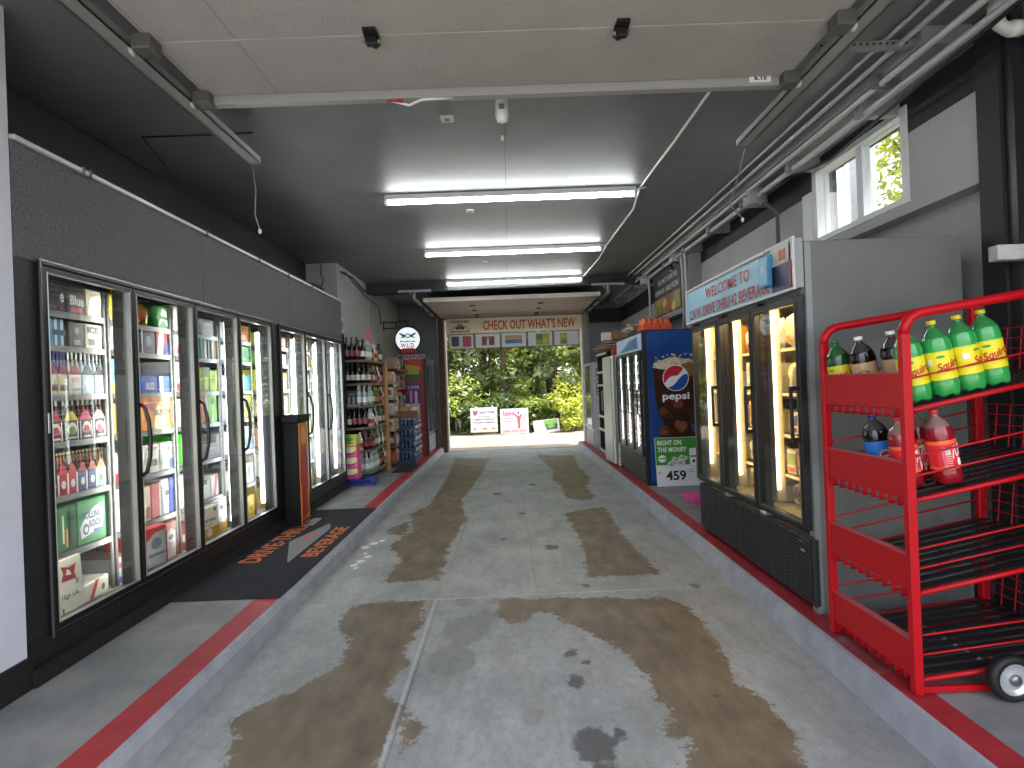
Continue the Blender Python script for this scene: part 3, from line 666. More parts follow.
def case(name, label, cat, x, y0, y1, z, h, col, arts=(), depth=.3, tilt=0., yaw=0., group=None, seam=True, top=None):
    """printed carton; x is its front plane"""
    y0, y1 = min(y0, y1), max(y0, y1); b = MB(); w = y1-y0
    b.box(-depth, 0, -w/2, w/2, 0, h, M(col, .5), bev=.006)
    if top: b.box(-depth+.01, -.01, -w/2+.008, w/2-.008, h-.001, h+.0012, M(top, .5))
    if seam: b.box(-depth+.005, -.004, -.002, .002, h, h+.0006, M('#55504a', .7))
    artset(b, 0, 0, h/2, w, h, arts)
    o = b.build(name, None, world=False); o.location = (x, (y0+y1)/2, z); o.rotation_euler = (0, tilt, yaw)
    WM[o.name] = Matrix.Translation(o.location)
    return tag(o, label, cat, group)
def bottle_prof(h, r, neck=.33):
    return [(r*.82, 0), (r, h*.02), (r, h*.55), (r*.9, h*.63), (r*.45, h*.74), (r*.33, h*.8), (r*.31, h*.95), (r*.36, h*.955), (r*.36, h)]
def bottle_mb(h, r, col, cap, lab=None, n=12, c=(0, 0, 0), lz=(.14, .45), neckc=None):
    b = MB(); b.lathe(bottle_prof(h, r), M(col, .12, coat=.3), n, c=c)
    b.lathe([(r*.38, h*.945), (r*.38, h*1.005)], M(cap, .4), n, c=c)
    if neckc: b.lathe([(r*.36, h*.80), (r*.34, h*.93)], M(neckc, .4), n, c=c, cap=False)
    if lab: b.lathe([(r*1.015, h*lz[0]), (r*1.015, h*lz[1])], M(lab, .5), n, c=c, cap=False)
    return b
def six(label, x, yc, z, w, cc, pk, bc, cap, arts=(), hb=.235, lab='#d9d4c8', pitch=None):
    t = thing('six_pack', label, 'six pack', (x, yc, z))
    b = MB(); hc = .115; d = w*.68
    mc = M(cc, .5)
    b.box(-d, 0, -w/2, w/2, 0, hc, mc, bev=.003)
    # peaked end walls meeting in a carrying handle
    b.prism([(-w/2, hc), (w/2, hc), (w*.12, hc+.05), (-w*.12, hc+.05)], 'x', -.006, 0, M(pk, .5))
    b.prism([(-d, hc), (0, hc), (0, hc+.04), (-d*.3, hc+.09), (-d*.7, hc+.09), (-d, hc+.04)], 'y', -.003, .003, M(pk, .5))
    artset(b, 0, 0, hc/2, w, hc, arts); b.build('carrier', t, world=False)
    r = w/6*.92
    for i in (0, 1):
        for j in (-1, 0, 1):
            q = bottle_mb(hb, r, bc, cap, None, 8, neckc=lab if i == 0 else None); 
            q.build('bottle', t, origin=(-d*.27-i*d*.46, j*w/3, .012), world=False)
    return t
def rack(label, y0, y1, zs, x=-2.46, depth=.62, kind='metal'):
    t = thing('cooler_shelving', label, 'shelving', (x-depth/2, (y0+y1)/2, .3))
    pm = M('#8f918f', .4, .6)
    for yy in (y0+.012, y1-.012):
        for xx in (x-.01, x-depth): 
            b = MB(); b.tube([(xx, yy, .3), (xx, yy, 2.12)], .011, pm, 8)
            b.build('post', t)
    for z in zs:
        b = MB(); b.box(x-depth, x, y0+.02, y1-.02, z-.006, z, M('#6f7170', .5, .4)); b.box(x-.006, x+.004, y0+.02, y1-.02, z-.030, z+.003, M('#7b7d7b', .4, .5)); b.build('shelf', t)
    return t
ZS = [1.95, 1.76, 1.49, 1.23, .935, .62]
FLZ = .302
SH = ['top', 'second', 'third', 'fourth', 'fifth', 'sixth', 'bottom']
RK = ['first', 'second', 'third', 'fourth', 'fifth', 'sixth', 'seventh']
racks = [(2.80, 3.47), (3.485, 4.14), (4.155, 4.81), (4.825, 5.42), (5.68, 6.33), (6.37, 7.02), (7.07, 7.70)]
for i, (a, c) in enumerate(racks): rack(f'wire-shelf rack of packs behind cooler glass, {RK[i]} from the near end of the left wall', a, c, ZS)
XF = -2.475
_seen = {}
def where(desc, sh, rk):
    s = f'{desc}, {SH[sh]} shelf, {RK[rk]} left cooler rack'
    return s
def ymap(rk, sh, y0, w, x):
    # the packs sit bunched in the far part of each bay
    if x != XF: return y0, w
    if rk == 0: a, f = 3.02-.70*2.83, .70
    elif rk == 1 and y0 >= 3.6: a, f = 3.79-.85*3.70, .85
    elif rk == 2 and y0 >= 4.3: a, f = 4.515-.60*4.33, .60
    else: return y0, w
    return a+f*y0, w*f
def C(rk, sh, y0, w, h, col, desc, arts=(), name='beer_case', cat='carton', depth=.3, x=XF, **k):
    y0, w = ymap(rk, sh, y0, w, x)
    z = ZS[sh] if sh < 6 else FLZ
    return case(name, where(desc, sh, rk), cat, x, y0, y0+w, z+.001, h, col, arts, depth, **k)
def S(rk, sh, yc, w, cc, pk, bc, cap, desc, arts=(), **k):
    a_, w2 = ymap(rk, sh, yc-w/2, w, XF); yc = a_+w2/2; w = w2
    z = ZS[sh] if sh < 6 else FLZ
    return six(where(desc, sh, rk), XF, yc, z+.001, w, cc, pk, bc, cap, arts, **k)
T_ = lambda s, c, y, z, w, h: ('t', s, c, y, z, w, h)
R_ = lambda c, a, b_, d, e: ('r', c, a, b_, d, e)
O_ = lambda c, y, z, a, b_: ('o', c, y, z, a, b_)
# rack 0 ---------------------------------------------------------
blue_art = [T_('Blue', '#e4e2e0', .05, .0, .72, .36), R_('#c0283a', -.28, .28, -.42, -.25), ('p', '#b51e30', [(.1, .22), (.2, .38), (.25, .26), (.34, .3), (.3, .18)])]
C(0, 0, 2.86, .19, .165, '#15141c', 'nearest black carton with white lettering', [T_('e', '#e4e2e0', .3, 0, .2, .3), R_('#c0283a', .15, .3, -.42, -.3)])
C(0, 0, 3.055, .205, .165, '#15141c', 'black carton lettered in white over a red bar', blue_art)
C(0, 0, 3.265, .20, .165, '#d3cfb6', 'pale gold carton with a faint crest', [O_('#b9b394', -.1, .15, .12, .18), ('p', '#e3e0cd', [(-.4, -.4), (.1, -.4), (.4, .1), (.3, .4), (-.3, .2)]), R_('#aaa588', .1, .4, -.3, -.25)])
C(0, 1, 2.90, .13, .15, '#2d5f8a', 'blue and silver can pack', [R_('#bcd2df', -.3, -.1, -.5, .5), R_('#bcd2df', .15, .35, -.5, .5), R_('#153a5c', -.5, .5, -.1, .1)], name='can_pack')
C(0, 1, 3.035, .02, .12, '#11161b', 'thin dark divider carton')
C(0, 1, 3.07, .17, .15, '#1e1e20', 'black carton with a white monogram', [T_('W', '#b9b9b5', 0, .15, .3, .3), R_('#9c9c98', -.2, .2, -.4, -.2)])
C(0, 1, 3.25, .21, .15, '#c9c8b8', 'white carton with black block letters', [T_('ICE', '#2b2b2b', -.1, .25, .6, .25), R_('#3a3a3a', -.35, 0, -.35, -.1), O_('#8f8f84', .25, -.1, .12, .2)])
for i, (yc, d) in enumerate(((2.90, 'nearest'), (3.0, 'second'))):
    S(0, 2, yc, .095, '#b9b59a', '#8a2530', '#1b2a5c', '#2c3f86', f'{d} cream carrier of dark blue bottles', [R_('#5a2a20', -.4, .4, -.3, 0)], lab='#2a3a80')
S(0, 2, 3.125, .13, '#d8d6cd', '#a3222e', '#b9b4ae', '#d8d8d8', 'white carrier with a red peaked handle', [R_('#c9b3ae', -.3, .3, .1, .35), R_('#9aa0a3', -.3, .3, -.3, -.2)], lab='#dedbd6')
S(0, 2, 3.265, .13, '#bcd3de', '#2d3a3c', '#d5dcdc', '#e4e6e6', 'ice blue carrier of clear white-labelled bottles', [O_('#dfe9ea', 0, 0, .3, .4)], lab='#e9ecec')
S(0, 2, 3.395, .12, '#a9c6d6', '#2b3336', '#d5dcdc', '#e4e6e6', 'farthest ice blue carrier of clear bottles', [R_('#dfe8ea', -.3, .3, -.35, -.1)], lab='#e9ecec')
for yc, pk, oc, d in ((2.90, '#b52a4a', '#a02a3c', 'red-peaked'), (3.065, '#c8b42e', '#5f7d2b', 'yellow-peaked'), (3.22, '#c2295a', '#b02f3f', 'magenta-peaked'), (3.37, '#e6e0dc', '#c33744', 'white-peaked')):
    S(0, 3, yc, .145, '#27272a', pk, '#4a0f1c' if pk != '#c8b42e' else '#3c4328', '#b9b5b0', f'{d} black six pack of flavoured bottles', [R_('#e3e1dc', -.46, -.38, -.45, .45), R_('#e3e1dc', .38, .46, -.45, .45), O_('#d8d6d0', 0, .1, .34, .3), O_(oc, 0, 0, .24, .22), R_('#c9c6bf', -.25, .25, -.4, -.3)], lab='#a8a29c')
for yc, cc, pk, d in ((2.87, '#232329', '#5e1b22', 'nearest black'), (2.965, '#a72c33', '#b9454a', 'first red'), (3.06, '#b02f35', '#c0545a', 'second red'), (3.165, '#22406e', '#a33038', 'first navy'), (3.275, '#23427a', '#b06a50', 'second navy'), (3.375, '#9cc0d3', '#c08a60', 'pale blue')):
    S(0, 4, yc, .098, cc, pk, '#4a2a16', '#c9b58a', f'{d} carrier of brown bottles', [R_('#e2ded8', .34, .5, -.5, .5), O_('#c9cbd0' if cc != '#9cc0d3' else '#5c7f3c', -.05, 0, .22, .2)], hb=.22, lab='#8d6b4c')
C(0, 5, 3.02-.24, .30, .255, '#1f6a36', 'dark green bottle carton with cut-out sides', [('p', '#0f3d1f', [(-.4, -.45), (-.15, -.45), (-.12, .35), (-.4, .4)]), R_('#d8dbc6', .0, .06, -.3, .3), ('p', '#b5893a', [(.1, -.4), (.18, -.4), (.18, 0), (.1, 0)]), ('p', '#0f3d1f', [(.25, -.45), (.45, -.45), (.45, .4), (.28, .35)])])
C(0, 5, 3.085, .33, .26, '#17833e', 'bright green carton with a white swoosh and blue letters', [('p', '#e6ece8', [(-.38, -.35), (.35, -.2), (.42, .1), (.42, .36), (.1, .3), (-.2, .15), (-.42, -.1)]), T_('ROLLING', '#28477d', -.02, .14, .62, .16), T_('ROCK', '#28477d', .08, -.06, .42, .15), O_('#28477d', -.24, -.16, .1, .12), O_('#e6ece8', -.24, -.16, .06, .07), R_('#3a62a8', .0, .4, -.26, -.2)])
hl = [('p', '#a3272f', [(-.28, .1), (.26, .08), (.2, .2), (.28, .36), (.02, .32), (-.26, .38), (-.18, .24)]), ('p', '#e2dfd2', [(-.1, .2), (.1, .18), (.02, .28), (-.06, .3)]), T_('High Life', '#6e6659', -.02, -.18, .6, .11), R_('#8a8577', .2, .3, -.02, .08), R_('#4c4a45', -.35, -.28, -.48, -.35)]
C(0, 6, 2.97, .20, .30, '#d8d5c6', 'tall white bottle carton with a red bow-tie emblem', hl, depth=.2, x=-2.42, top='#7d5b3c', tilt=-.06)
C(0, 6, 3.19, .24, .10, '#d9d4c6', 'low white carton with a red diagonal band', [('p', '#b0323a', [(-.3, -.5), (-.15, -.5), (.1, .5), (-.05, .5)]), O_('#5e6a58', .25, -.1, .07, .2)], x=-2.46, yaw=.12)
C(0, 6, 3.02, .32, .24, '#5b4a44', 'brown carton at the back beside the white carton', [R_('#8c3a30', -.4, .1, -.2, .3), R_('#7d7a74', .2, .4, -.4, .4)], x=-2.72)
# rack 1: seen partly through the first door, mostly through the second ---
C(1, 0, 3.505, .20, .165, '#e5cf1d', 'yellow drink carton', [O_('#b9a512', 0, .1, .35, .2), R_('#4e4a1c', -.3, .3, -.05, .08), R_('#ece8cf', -.4, .4, -.45, -.3)], name='drink_carton')
C(1, 1, 3.505, .12, .16, '#e3e8ea', 'white can pack with blue letter', [R_('#2b62a8', -.1, .2, -.1, .3), R_('#c9d4dc', -.4, .4, -.5, -.35)], name='can_pack')
C(1, 2, 3.505, .2, .22, '#7db0d6', 'sky blue and white striped can pack', [R_('#e7edf0', -.3, -.1, -.5, .5), R_('#2f6bb0', .1, .3, -.5, .5), R_('#e2c84e', -.5, -.3, -.5, -.2)], name='can_pack')
C(1, 3, 3.505, .2, .20, '#c08d4c', 'tan cardboard carton', [R_('#8e6230', -.3, .3, .1, .2)])
C(1, 4, 3.505, .2, .18, '#e4e0ce', 'cream carton with a red foot', [R_('#b32631', -.5, .5, -.5, -.2), R_('#7d9a54', -.2, .2, 0, .3)])
C(1, 5, 3.505, .2, .27, '#e0e3e2', 'plain white carton with a blue side line', [R_('#8fa9bd', .2, .3, -.5, .5)])
C(1, 6, 3.505, .2, .16, '#b8babb', 'grey carton with red and blue bands', [R_('#b23a3f', -.5, .5, .1, .3), R_('#2b56c0', -.5, .5, -.45, -.25)])
# second door view
t = thing('mini_keg', where('squat golden mini keg can', 0, 1), 'keg', (XF-.07, 3.885, ZS[0]+.001))
b = MB(); b.lathe([(.045, 0), (.055, .008), (.062, .03), (.064, .08), (.062, .13), (.052, .155), (.04, .16)], M('#c68f2e', .25, .7), 18); b.build('can_body', t, world=False)
b = MB(); b.lathe([(.0645, .05), (.0655, .08), (.0645, .11)], M('#8e3f1e', .4), 18, cap=False); b.build('label', t, world=False)
C(1, 0, 3.95, .15, .165, '#2c8f3a', 'green and white can carton', [('p', '#dfe6dc', [(-.4, -.4), (0, -.1), (.4, -.4), (.3, .3), (-.1, .4)]), R_('#155f26', -.5, .5, -.1, .05)])
C(1, 1, 3.73, .18, .18, '#1d1e2b', 'near-black carton with a dim crest', [O_('#6b7690', 0, 0, .2, .2), R_('#e2e4e6', -.5, -.42, -.5, .5)])
C(1, 1, 3.92, .16, .18, '#a82d3c', 'red white and blue can pack', [('p', '#e4e5e8', [(-.5, -.5), (0, -.5), (.2, .5), (-.2, .5)]), R_('#2b5cb0', .2, .5, -.5, 0)], name='can_pack')
C(1, 2, 3.72, .20, .12, '#28469c', 'blue lettered carton', [T_('BUD', '#c9d3e6', 0, -.1, .5, .4)])
C(1, 2, 3.93, .16, .12, '#3d70bf', 'light blue and white carton', [R_('#e2e7ee', -.4, -.1, -.5, .5)])
C(1, 2, 3.74, .28, .07, '#c8c6b4', 'long pale tray behind the orange carton', x=-2.62, depth=.2) if False else None
C(1, 3, 3.73, .385, .245, '#cf7d37', 'big orange hunting-print carton with dark block lettering', [('p', '#f0dfae', [(-.2, -.5), (.42, -.5), (.35, 0), (.44, .44), (.1, .42), (-.1, .1)]), O_('#a4472c', -.25, .22, .14, .16), O_('#d9a06a', .1, .25, .1, .12), T_('BUSCH', '#3b3a34', .1, 0, .58, .17), R_('#e3a43c', .38, .47, -.5, .5), ('p', '#e0a12f', [(.25, -.42), (.36, -.42), (.34, -.15)])])
C(1, 4, 3.70, .21, .20, '#d2d1c6', 'pale carton with black ending letters', [T_('Lite', '#26262a', .02, -.1, .6, .3), R_('#8a8a86', -.3, .3, .3, .38)])
C(1, 4, 3.92, .19, .20, '#e2e2dc', 'white carton with a small red seal', [O_('#b23a45', .1, .28, .1, .08), R_('#3f557f', .1, .4, -.45, -.1), R_('#b8bfc4', -.4, 0, -.3, .1)])
C(1, 5, 3.70, .08, .24, '#d6c8b0', 'thin cream carton', [R_('#7d3a34', -.3, .3, -.4, -.1)])
C(1, 5, 3.785, .12, .24, '#b84650', 'rose red carton with a white spine', [R_('#e6e1dc', .34, .5, -.5, .5)])
C(1, 5, 3.91, .11, .255, '#e3e3e1', 'white carton with a black oval', [O_('#25262c', .2, .1, .24, .08), R_('#a9bccb', -.4, -.2, -.5, .3)])
C(1, 5, 4.022, .105, .255, '#2b3aa0', 'royal blue carton', [R_('#5a6bd0', -.3, .3, .2, .4)])
C(1, 6, 3.64, .24, .29, '#b5242f', 'red carton with a silver bottle-shaped shield and script', [('p', '#b9bcc0', [(-.3, -.4), (.42, -.4), (.42, .38), (.0, .36), (-.3, .2)]), O_('#7a8088', .06, .12, .2, .14), T_('Budweiser', '#3b4048', .06, -.12, .62, .09)], depth=.26, x=-2.40, yaw=-.1, top='#c43a42')
C(1, 6, 3.90, .15, .27, '#bf2c36', 'red carton with a white hop shield', [('p', '#e6e3da', [(-.36, -.42), (.36, -.42), (.36, .25), (0, .36), (-.36, .25)]), O_('#23242a', 0, .12, .22, .07), R_('#c9b9a4', -.2, .2, -.1, 0)], depth=.24, x=-2.42, yaw=.08)
# rack 2
C(2, 0, 4.17, .17, .19, '#e8e6da', 'white carton with a golden burst', [('p', '#e0b22f', [(-.1, -.4), (.45, -.35), (.4, .15), (.1, -.05)])])
C(2, 1, 4.17, .15, .17, '#e4e8ec', 'white can pack with a red wave', [('p', '#c8414c', [(-.2, -.4), (.3, -.3), (.2, .1), (-.1, 0)]), R_('#3c5c88', 0, .3, .2, .35)], name='can_pack')
C(2, 2, 4.17, .15, .23, '#e3e7ea', 'white carton with a navy stripe and red corner', [R_('#3a4a78', .0, .12, -.1, .4), R_('#c94a48', -.3, .1, -.45, -.2)])
C(2, 3, 4.17, .15, .21, '#e8e6e0', 'white carton with a small red mark', [R_('#b93844', .2, .4, .0, .15), R_('#a9c4c0', -.3, .4, -.4, -.3)])
C(2, 4, 4.17, .15, .24, '#38b52c', 'vivid green can carton', [R_('#a3dc68', -.1, .05, -.4, .4), R_('#1c7a22', .25, .4, -.5, .5)])
C(2, 5, 4.17, .15, .25, '#e5e2d2', 'cream carton with two black marks', [R_('#2c2c2c', .0, .3, .2, .3), R_('#3c3c3c', .05, .3, -.3, -.15)])
C(2, 6, 4.15, .18, .2, '#6a2a34', 'maroon carton', [R_('#b8a6a0', -.2, .4, -.2, .1)])
C(2, 0, 4.44, .30, .14, '#8e938f', 'silvery tray of clear cups', [R_('#c5c9c2', -.3, .3, .1, .3)], name='cup_tray', cat='tray')
for j in range(3):
    C(2, 1, 4.40+j*.085, .07, .19, ('#2b6d6c', '#d5dad4', '#3c8078')[j], ('nearest teal tall can pack', 'white tall can pack', 'second teal tall can pack')[j], [R_('#cfd6cf', -.4, -.2, -.5, .5), R_('#1c4444', .1, .3, -.3, .3)], name='can_pack')
C(2, 1, 4.66, .13, .19, '#8d7a52', 'tan and white tall can pack', [R_('#e2dfd2', -.3, -.1, -.5, .5)], name='can_pack')
C(2, 2, 4.38, .20, .2, '#7d9a28', 'olive lime can pack', [R_('#c9d23a', -.1, .2, -.4, .1), R_('#4c6b1e', -.5, -.3, -.5, .5), R_('#3c4a1c', -.5, .5, .35, .5)], name='can_pack')
C(2, 2, 4.59, .20, .18, '#a6c04c', 'lime green can pack', [R_('#d6de8a', .3, .42, -.5, .5), R_('#7a9a2c', -.2, .1, -.2, .3)], name='can_pack')
C(2, 3, 4.36, .11, .25, '#b5704a', 'copper brown carton', [R_('#8a4a30', -.5, 0, .3, .5), R_('#e4d8c2', .3, .5, -.5, .5)])
C(2, 3, 4.48, .27, .25, '#7db85c', 'light green tall carton with black seal', [R_('#e3e8d4', -.5, -.42, -.5, .5), O_('#1e2a1c', .05, .22, .16, .09), ('p', '#b3d89a', [(-.2, -.5), (.2, -.5), (0, -.2)])])
C(2, 4, 4.38, .34, .13, '#5c5f60', 'grey wire basket of small bottles', [R_('#8c8f8e', -.4, .4, .1, .2), R_('#3c3e40', -.4, .4, -.4, -.2)], name='wire_basket', cat='basket')
C(2, 4, 4.72, .08, .2, '#8d9194', 'narrow silver carton')
C(2, 5, 4.33, .18, .15, '#cfd5cf', 'white carton with a green top edge', [R_('#3a6b4a', -.5, 0, .3, .5)])
C(2, 5, 4.52, .20, .18, '#d8d6d2', 'white carton slashed with red', [('p', '#b23a44', [(-.3, -.5), (.1, -.5), (.45, .5), (.1, .5)])])
for j in range(3): 
    tag(bottle_mb(.24, .03, '#1a1512', '#b9a050', '#d8d2c0', 10, c=(XF-.05, 4.30+j*.09, FLZ+.32+.0), lz=(.1, .4)).build('beer_bottle'), f'{ORD[j]} dark beer bottle from the near side, low shelf of the third left cooler rack', 'bottle', 'dark bottles low in the third cooler rack') if False else None
C(2, 6, 4.34, .27, .27, '#e3ddc6', 'white and mustard carton with navy lettering', [R_('#c9982a', -.5, .5, -.5, -.12), T_('Corona', '#2c3350', -.05, .12, .75, .13), T_('Extra', '#a88a3c', -.05, -.02, .3, .06), O_('#ece5cf', 0, -.25, .13, .13), O_('#3c3c3c', .28, .38, .06, .06)], depth=.28, x=-2.42, yaw=-.05)
C(2, 6, 4.62, .20, .29, '#c3c4bd', 'grey and mustard carton leaning beside another', [R_('#b98e34', -.5, .5, -.5, -.15), O_('#23252a', 0, .25, .18, .07), O_('#ded8c2', .05, -.1, .16, .09)], depth=.26, x=-2.44, yaw=.1)
# rack 3
for sh, (c, h, d, arts) in enumerate((('#d98a2e', .16, 'orange carton', [R_('#a85a1c', -.2, .2, -.1, .2)]), ('#3fae5a', .15, 'mint green carton', [R_('#d8e8d8', -.5, -.3, -.5, .5), O_('#1e7a3a', .1, 0, .2, .25)]),
        ('#2f9aa0', .15, 'turquoise carton', [R_('#cfe3e0', -.5, -.2, -.5, .5)]), ('#c6cf2c', .22, 'acid yellow can carton', [R_('#e8e8d8', -.5, -.2, -.5, .5), R_('#8fa51e', .1, .4, -.2, .2)]),
        ('#8fc0d8', .22, 'pale sky blue carton', [R_('#e6e6ea', -.5, .0, 0, .5), R_('#d8a0a8', .1, .4, .2, .4)]), ('#dfe3cf', .19, 'cream and green carton', [R_('#5c8a3c', -.1, .1, -.2, .3)]), ('#d6ad3c', .2, 'golden carton with a round seal', [O_('#f0dc3a', 0, -.1, .3, .25), O_('#8a6a1c', 0, -.1, .1, .1)]))):
    C(3, sh, 5.215, .2, h, c, d, arts)
    c2 = ('#b8bcb4', '#cdd3cd', '#dadcd2', '#aab4a0', '#d9cfcf', '#b9b49c', '#3a3c40')[sh]
    C(3, sh, 4.84, .2, h*.92, c2, ('silver', 'frosted white', 'plain pale', 'sage grey', 'pinkish white', 'khaki', 'charcoal')[sh]+' carton', [R_('#8d9088', -.2, .2, -.2, .2)])
    C(3, sh, 5.06, .14, h*.9, ('#d9d3b2', '#9fb8a8', '#c3c7c0', '#d8d0a0', '#c2cfd4', '#e0dcc8', '#d0b060')[sh], ('straw', 'grey green', 'ash white', 'butter yellow', 'misty blue', 'ivory', 'amber')[sh]+' narrow carton')
# racks 4-6 behind the second bank of doors
pal = ['#c9cf3a', '#d8d6c6', '#8fb84c', '#e3a08a', '#e0d24a', '#9fc7b0', '#d9c2a0', '#c4d8da', '#d98a6a', '#b9c95a', '#e6e2d4', '#a9b8c8', '#d6b84c', '#c77a7a', '#86b87a', '#e0dccb']
nm = ['yellow-green', 'off-white', 'leaf green', 'salmon', 'lemon', 'pale mint', 'beige', 'ice blue', 'terracotta', 'lime', 'ivory', 'slate blue', 'mustard', 'dusty red', 'grass green', 'cream']
k_ = 0
for rk in (4, 5, 6):
    y0, y1 = racks[rk]
    for sh in range(7):
        n = 3; wd = (y1-y0-.06)/n
        for j in range(n):
            c = (k_*5+sh*3+j*7) % 16; k_ += 1
            h = (.15, .15, .22, .22, .23, .25, .24)[sh]*(.8+.2*((k_*37) % 10)/10)
            C(rk, sh, y0+.03+j*wd+.006, wd-.014, h, pal[c], f'{("near", "middle", "far")[j]} {nm[c]} carton', [R_(pal[(c+5) % 16], -.35, .35, -.25, .25), R_('#6e6a5c', -.2, .2, -.05, .05)])

# cardboard and odds lying on top of the cooler
b = MB(); b.box(-2.80, -2.38, 5.25, 6.95, 2.692, 2.80, noisy('cardboard', '#6e4a33', '#84603f', 3, 4, .8, .1, 40), bev=.01); b.box(-2.80, -2.38, 6.05, 6.1, 2.80, 2.803, M('#a58a5c', .6))
tag(b.build('flattened_carton'), 'brown flattened cardboard carton lying on top of the left walk-in cooler', 'carton')
for i, (y, c, l) in enumerate(((7.15, '#2a2b2e', 'coil of black cable on top of the far end of the left cooler'),)):
    b = MB()
    for k in range(5): b.tube([(-2.48+.1*math.cos(a_)+random.uniform(-.02, .02), y+.02*k+.28*math.sin(a_), 2.73+.02*k) for a_ in [q*PI/8 for q in range(16)]], .015, M(c, .5), 6, closed=True)
    tag(b.build('cable_coil'), l, 'cable')
b = MB(); b.box(-2.52, -2.44, 7.55, 7.72, 2.692, 2.76, M('#2a2b2e', .5), bev=.01); b.box(-2.46, -2.43, 7.58, 7.64, 2.76, 2.79, M('#c9cac6', .5), bev=.004)
tag(b.build('power_adapter'), 'small black adapter box at the far top end of the left cooler', 'adapter')
b = MB(); b.tube([(-2.60, 8.03, 3.28), (-2.62, 8.03, 3.15), (-2.58, 8.03, 3.05), (-2.63, 8.03, 2.92), (-2.60, 8.03, 2.8), (-2.6, 8.0, 2.72)], .007, BLACKM, 6)
tag(b.build('wall_cable'), 'crinkled black cable hanging down the grey wall end above the left cooler', 'cable')
b = MB(); b.box(-2.42, -2.31, 7.83, 8.05, 2.28, 2.50, M('#c3c5c4', .5), bev=.01); b.box(-2.32, -2.305, 7.87, 8.0, 2.33, 2.45, M('#8d8f8f', .5), bev=.004)
tag(b.build('switch_box'), 'small white switch box at the far end of the left cooler header', 'switch box')
# ================================================================== RIGHT SIDE
PLY = noisy('grey_painted_plywood', '#696a67', '#797a76', 1.6, 6, .5, .2, 25, spec=.5)
FX, FY0, FY1 = 1.67, 3.09, 4.92
t = thing('freezer_cabinet', 'tall three-door freezer boxed in grey plywood under a welcome sign', 'freezer', (2.1, 4.0, .12))
b = MB(); b.box(FX, 2.54, FY0, FY0+.02, .12, 2.18, PLY); b.build('side_panel', t)
b = MB(); b.box(FX, 2.54, FY1, FY1+.02, .12, 2.18, PLY); b.build('side_panel', t)
b = MB(); b.box(2.50, 2.54, FY0+.02, FY1, .12, 2.18, PLY); b.build('back_panel', t)
b = MB(); b.box(FX, 2.54, FY0+.02, FY1, 2.16, 2.19, PLY); b.box(FX+.02, 2.5, FY0+.02, FY1, 1.9, 2.16, M('#3c3e40', .5)); b.build('top_panel', t)
b = MB(); b.box(FX-.005, FX+.03, FY0-.006, FY0+.05, .12, 2.18, M('#8d908f', .45, .3)); b.box(FX-.005, FX+.03, FY0+.05, FY1+.02, 1.885, 1.955, M('#77797a', .5)); b.build('front_trim', t)
liner = M('#cfc3a4', .5)
b = MB(); b.box(2.44, 2.48, FY0+.04, FY1-.02, .56, 1.9, liner); b.box(FX+.06, 2.44, FY0+.03, FY0+.05, .56, 1.9, liner); b.box(FX+.06, 2.44, FY1-.03, FY1-.01, .56, 1.9, liner); b.box(FX+.06, 2.44, FY0+.05, FY1-.03, .56, .585, liner)
b.build('liner', t)
# louvred base
LB = M('#1f2023', .5)
b = MB(); b.box(FX-.02, FX+.02, FY0-.01, FY1, .15, .54, LB, bev=.012); b.box(FX+.02, 2.4, FY0+.03, FY1-.02, .14, .55, M('#151618', .6))
ny = 14; st = (FY1-FY0-.04)/ny
for k in range(ny):
    y = FY0+.02+k*st; b.box(FX-.026, FX-.018, y+.004, y+st-.012, .17, .52, M('#2a2b2e', .45), bev=.002)
    for q in range(16): b.box(FX-.029, FX-.025, y+.012, y+st-.02, .185+q*.021, .192+q*.021, M('#0c0c0d', .7))
b.box(FX-.032, FX-.02, FY0+.05, FY0+.15, .44, .50, M('#111214', .4), bev=.004)
b.build('louvred_base', t)
b = MB(); b.box(FX-.036, FX-.03, FY0+.06, FY0+.10, .445, .455, SILVER); b.build('badge', t)
DW = (FY1-FY0-.02)/3
for k in range(3):
    y = FY0+.01+k*DW; z0, z1 = .575, 1.89
    d = MB(); fr4(d, FX-.045, FX-.005, y+.004, y+DW-.004, z0, z1, .042, BLACK); fr4(d, FX-.048, FX-.046, y+.035, y+DW-.035, z0+.03, z1-.03, .006, M('#6d6a5e', .4, .4))
    do = d.build('freezer_door', t)
    MB().box(FX-.032, FX-.026, y+.044, y+DW-.044, z0+.04, z1-.04, GLASS).build('glass', do)
    h = MB(); hy = y+.03
    for hz in (1.08, 1.37): h.box(FX-.09, FX-.045, hy-.012, hy+.012, hz-.012, hz+.012, BLACK, bev=.003)
    h.box(FX-.095, FX-.078, hy-.01, hy+.01, 1.07, 1.38, BLACK, bev=.004); h.build('handle', do)
    for hz in (.56, 1.9):
        h = MB(); h.box(FX-.05, FX-.0, y+DW-.12, y+DW-.04, hz-.01, hz+.01, STEEL if hz < 1 else BLACK, bev=.003); h.build('hinge', do)
    if k < 3: MB().box(FX+.0, FX+.05, y+DW-.03, y+DW+.02 if k < 2 else y+DW-.012, z0, z1, M('#48443c', .4, .3), bev=.003).build('mullion', t)
    b = MB(); b.tube([(FX+.075, y+DW-.05, .70), (FX+.075, y+DW-.05, 1.83)], .010, LEDW, 10); b.build('light_tube', t)
    MB().box(FX+.040, FX+.048, y+DW-.088, y+DW-.02, .62, 1.88, M('#8f8a7c', .5), bev=.002).build('added_reflection_block', t)  # added strip, keeps the tube's reflection off the left cooler glass
    b = MB(); b.box(FX+.05, FX+.13, y+DW-.03, y+DW-.0, .62, 1.88, liner); b.build('light_cover', t)
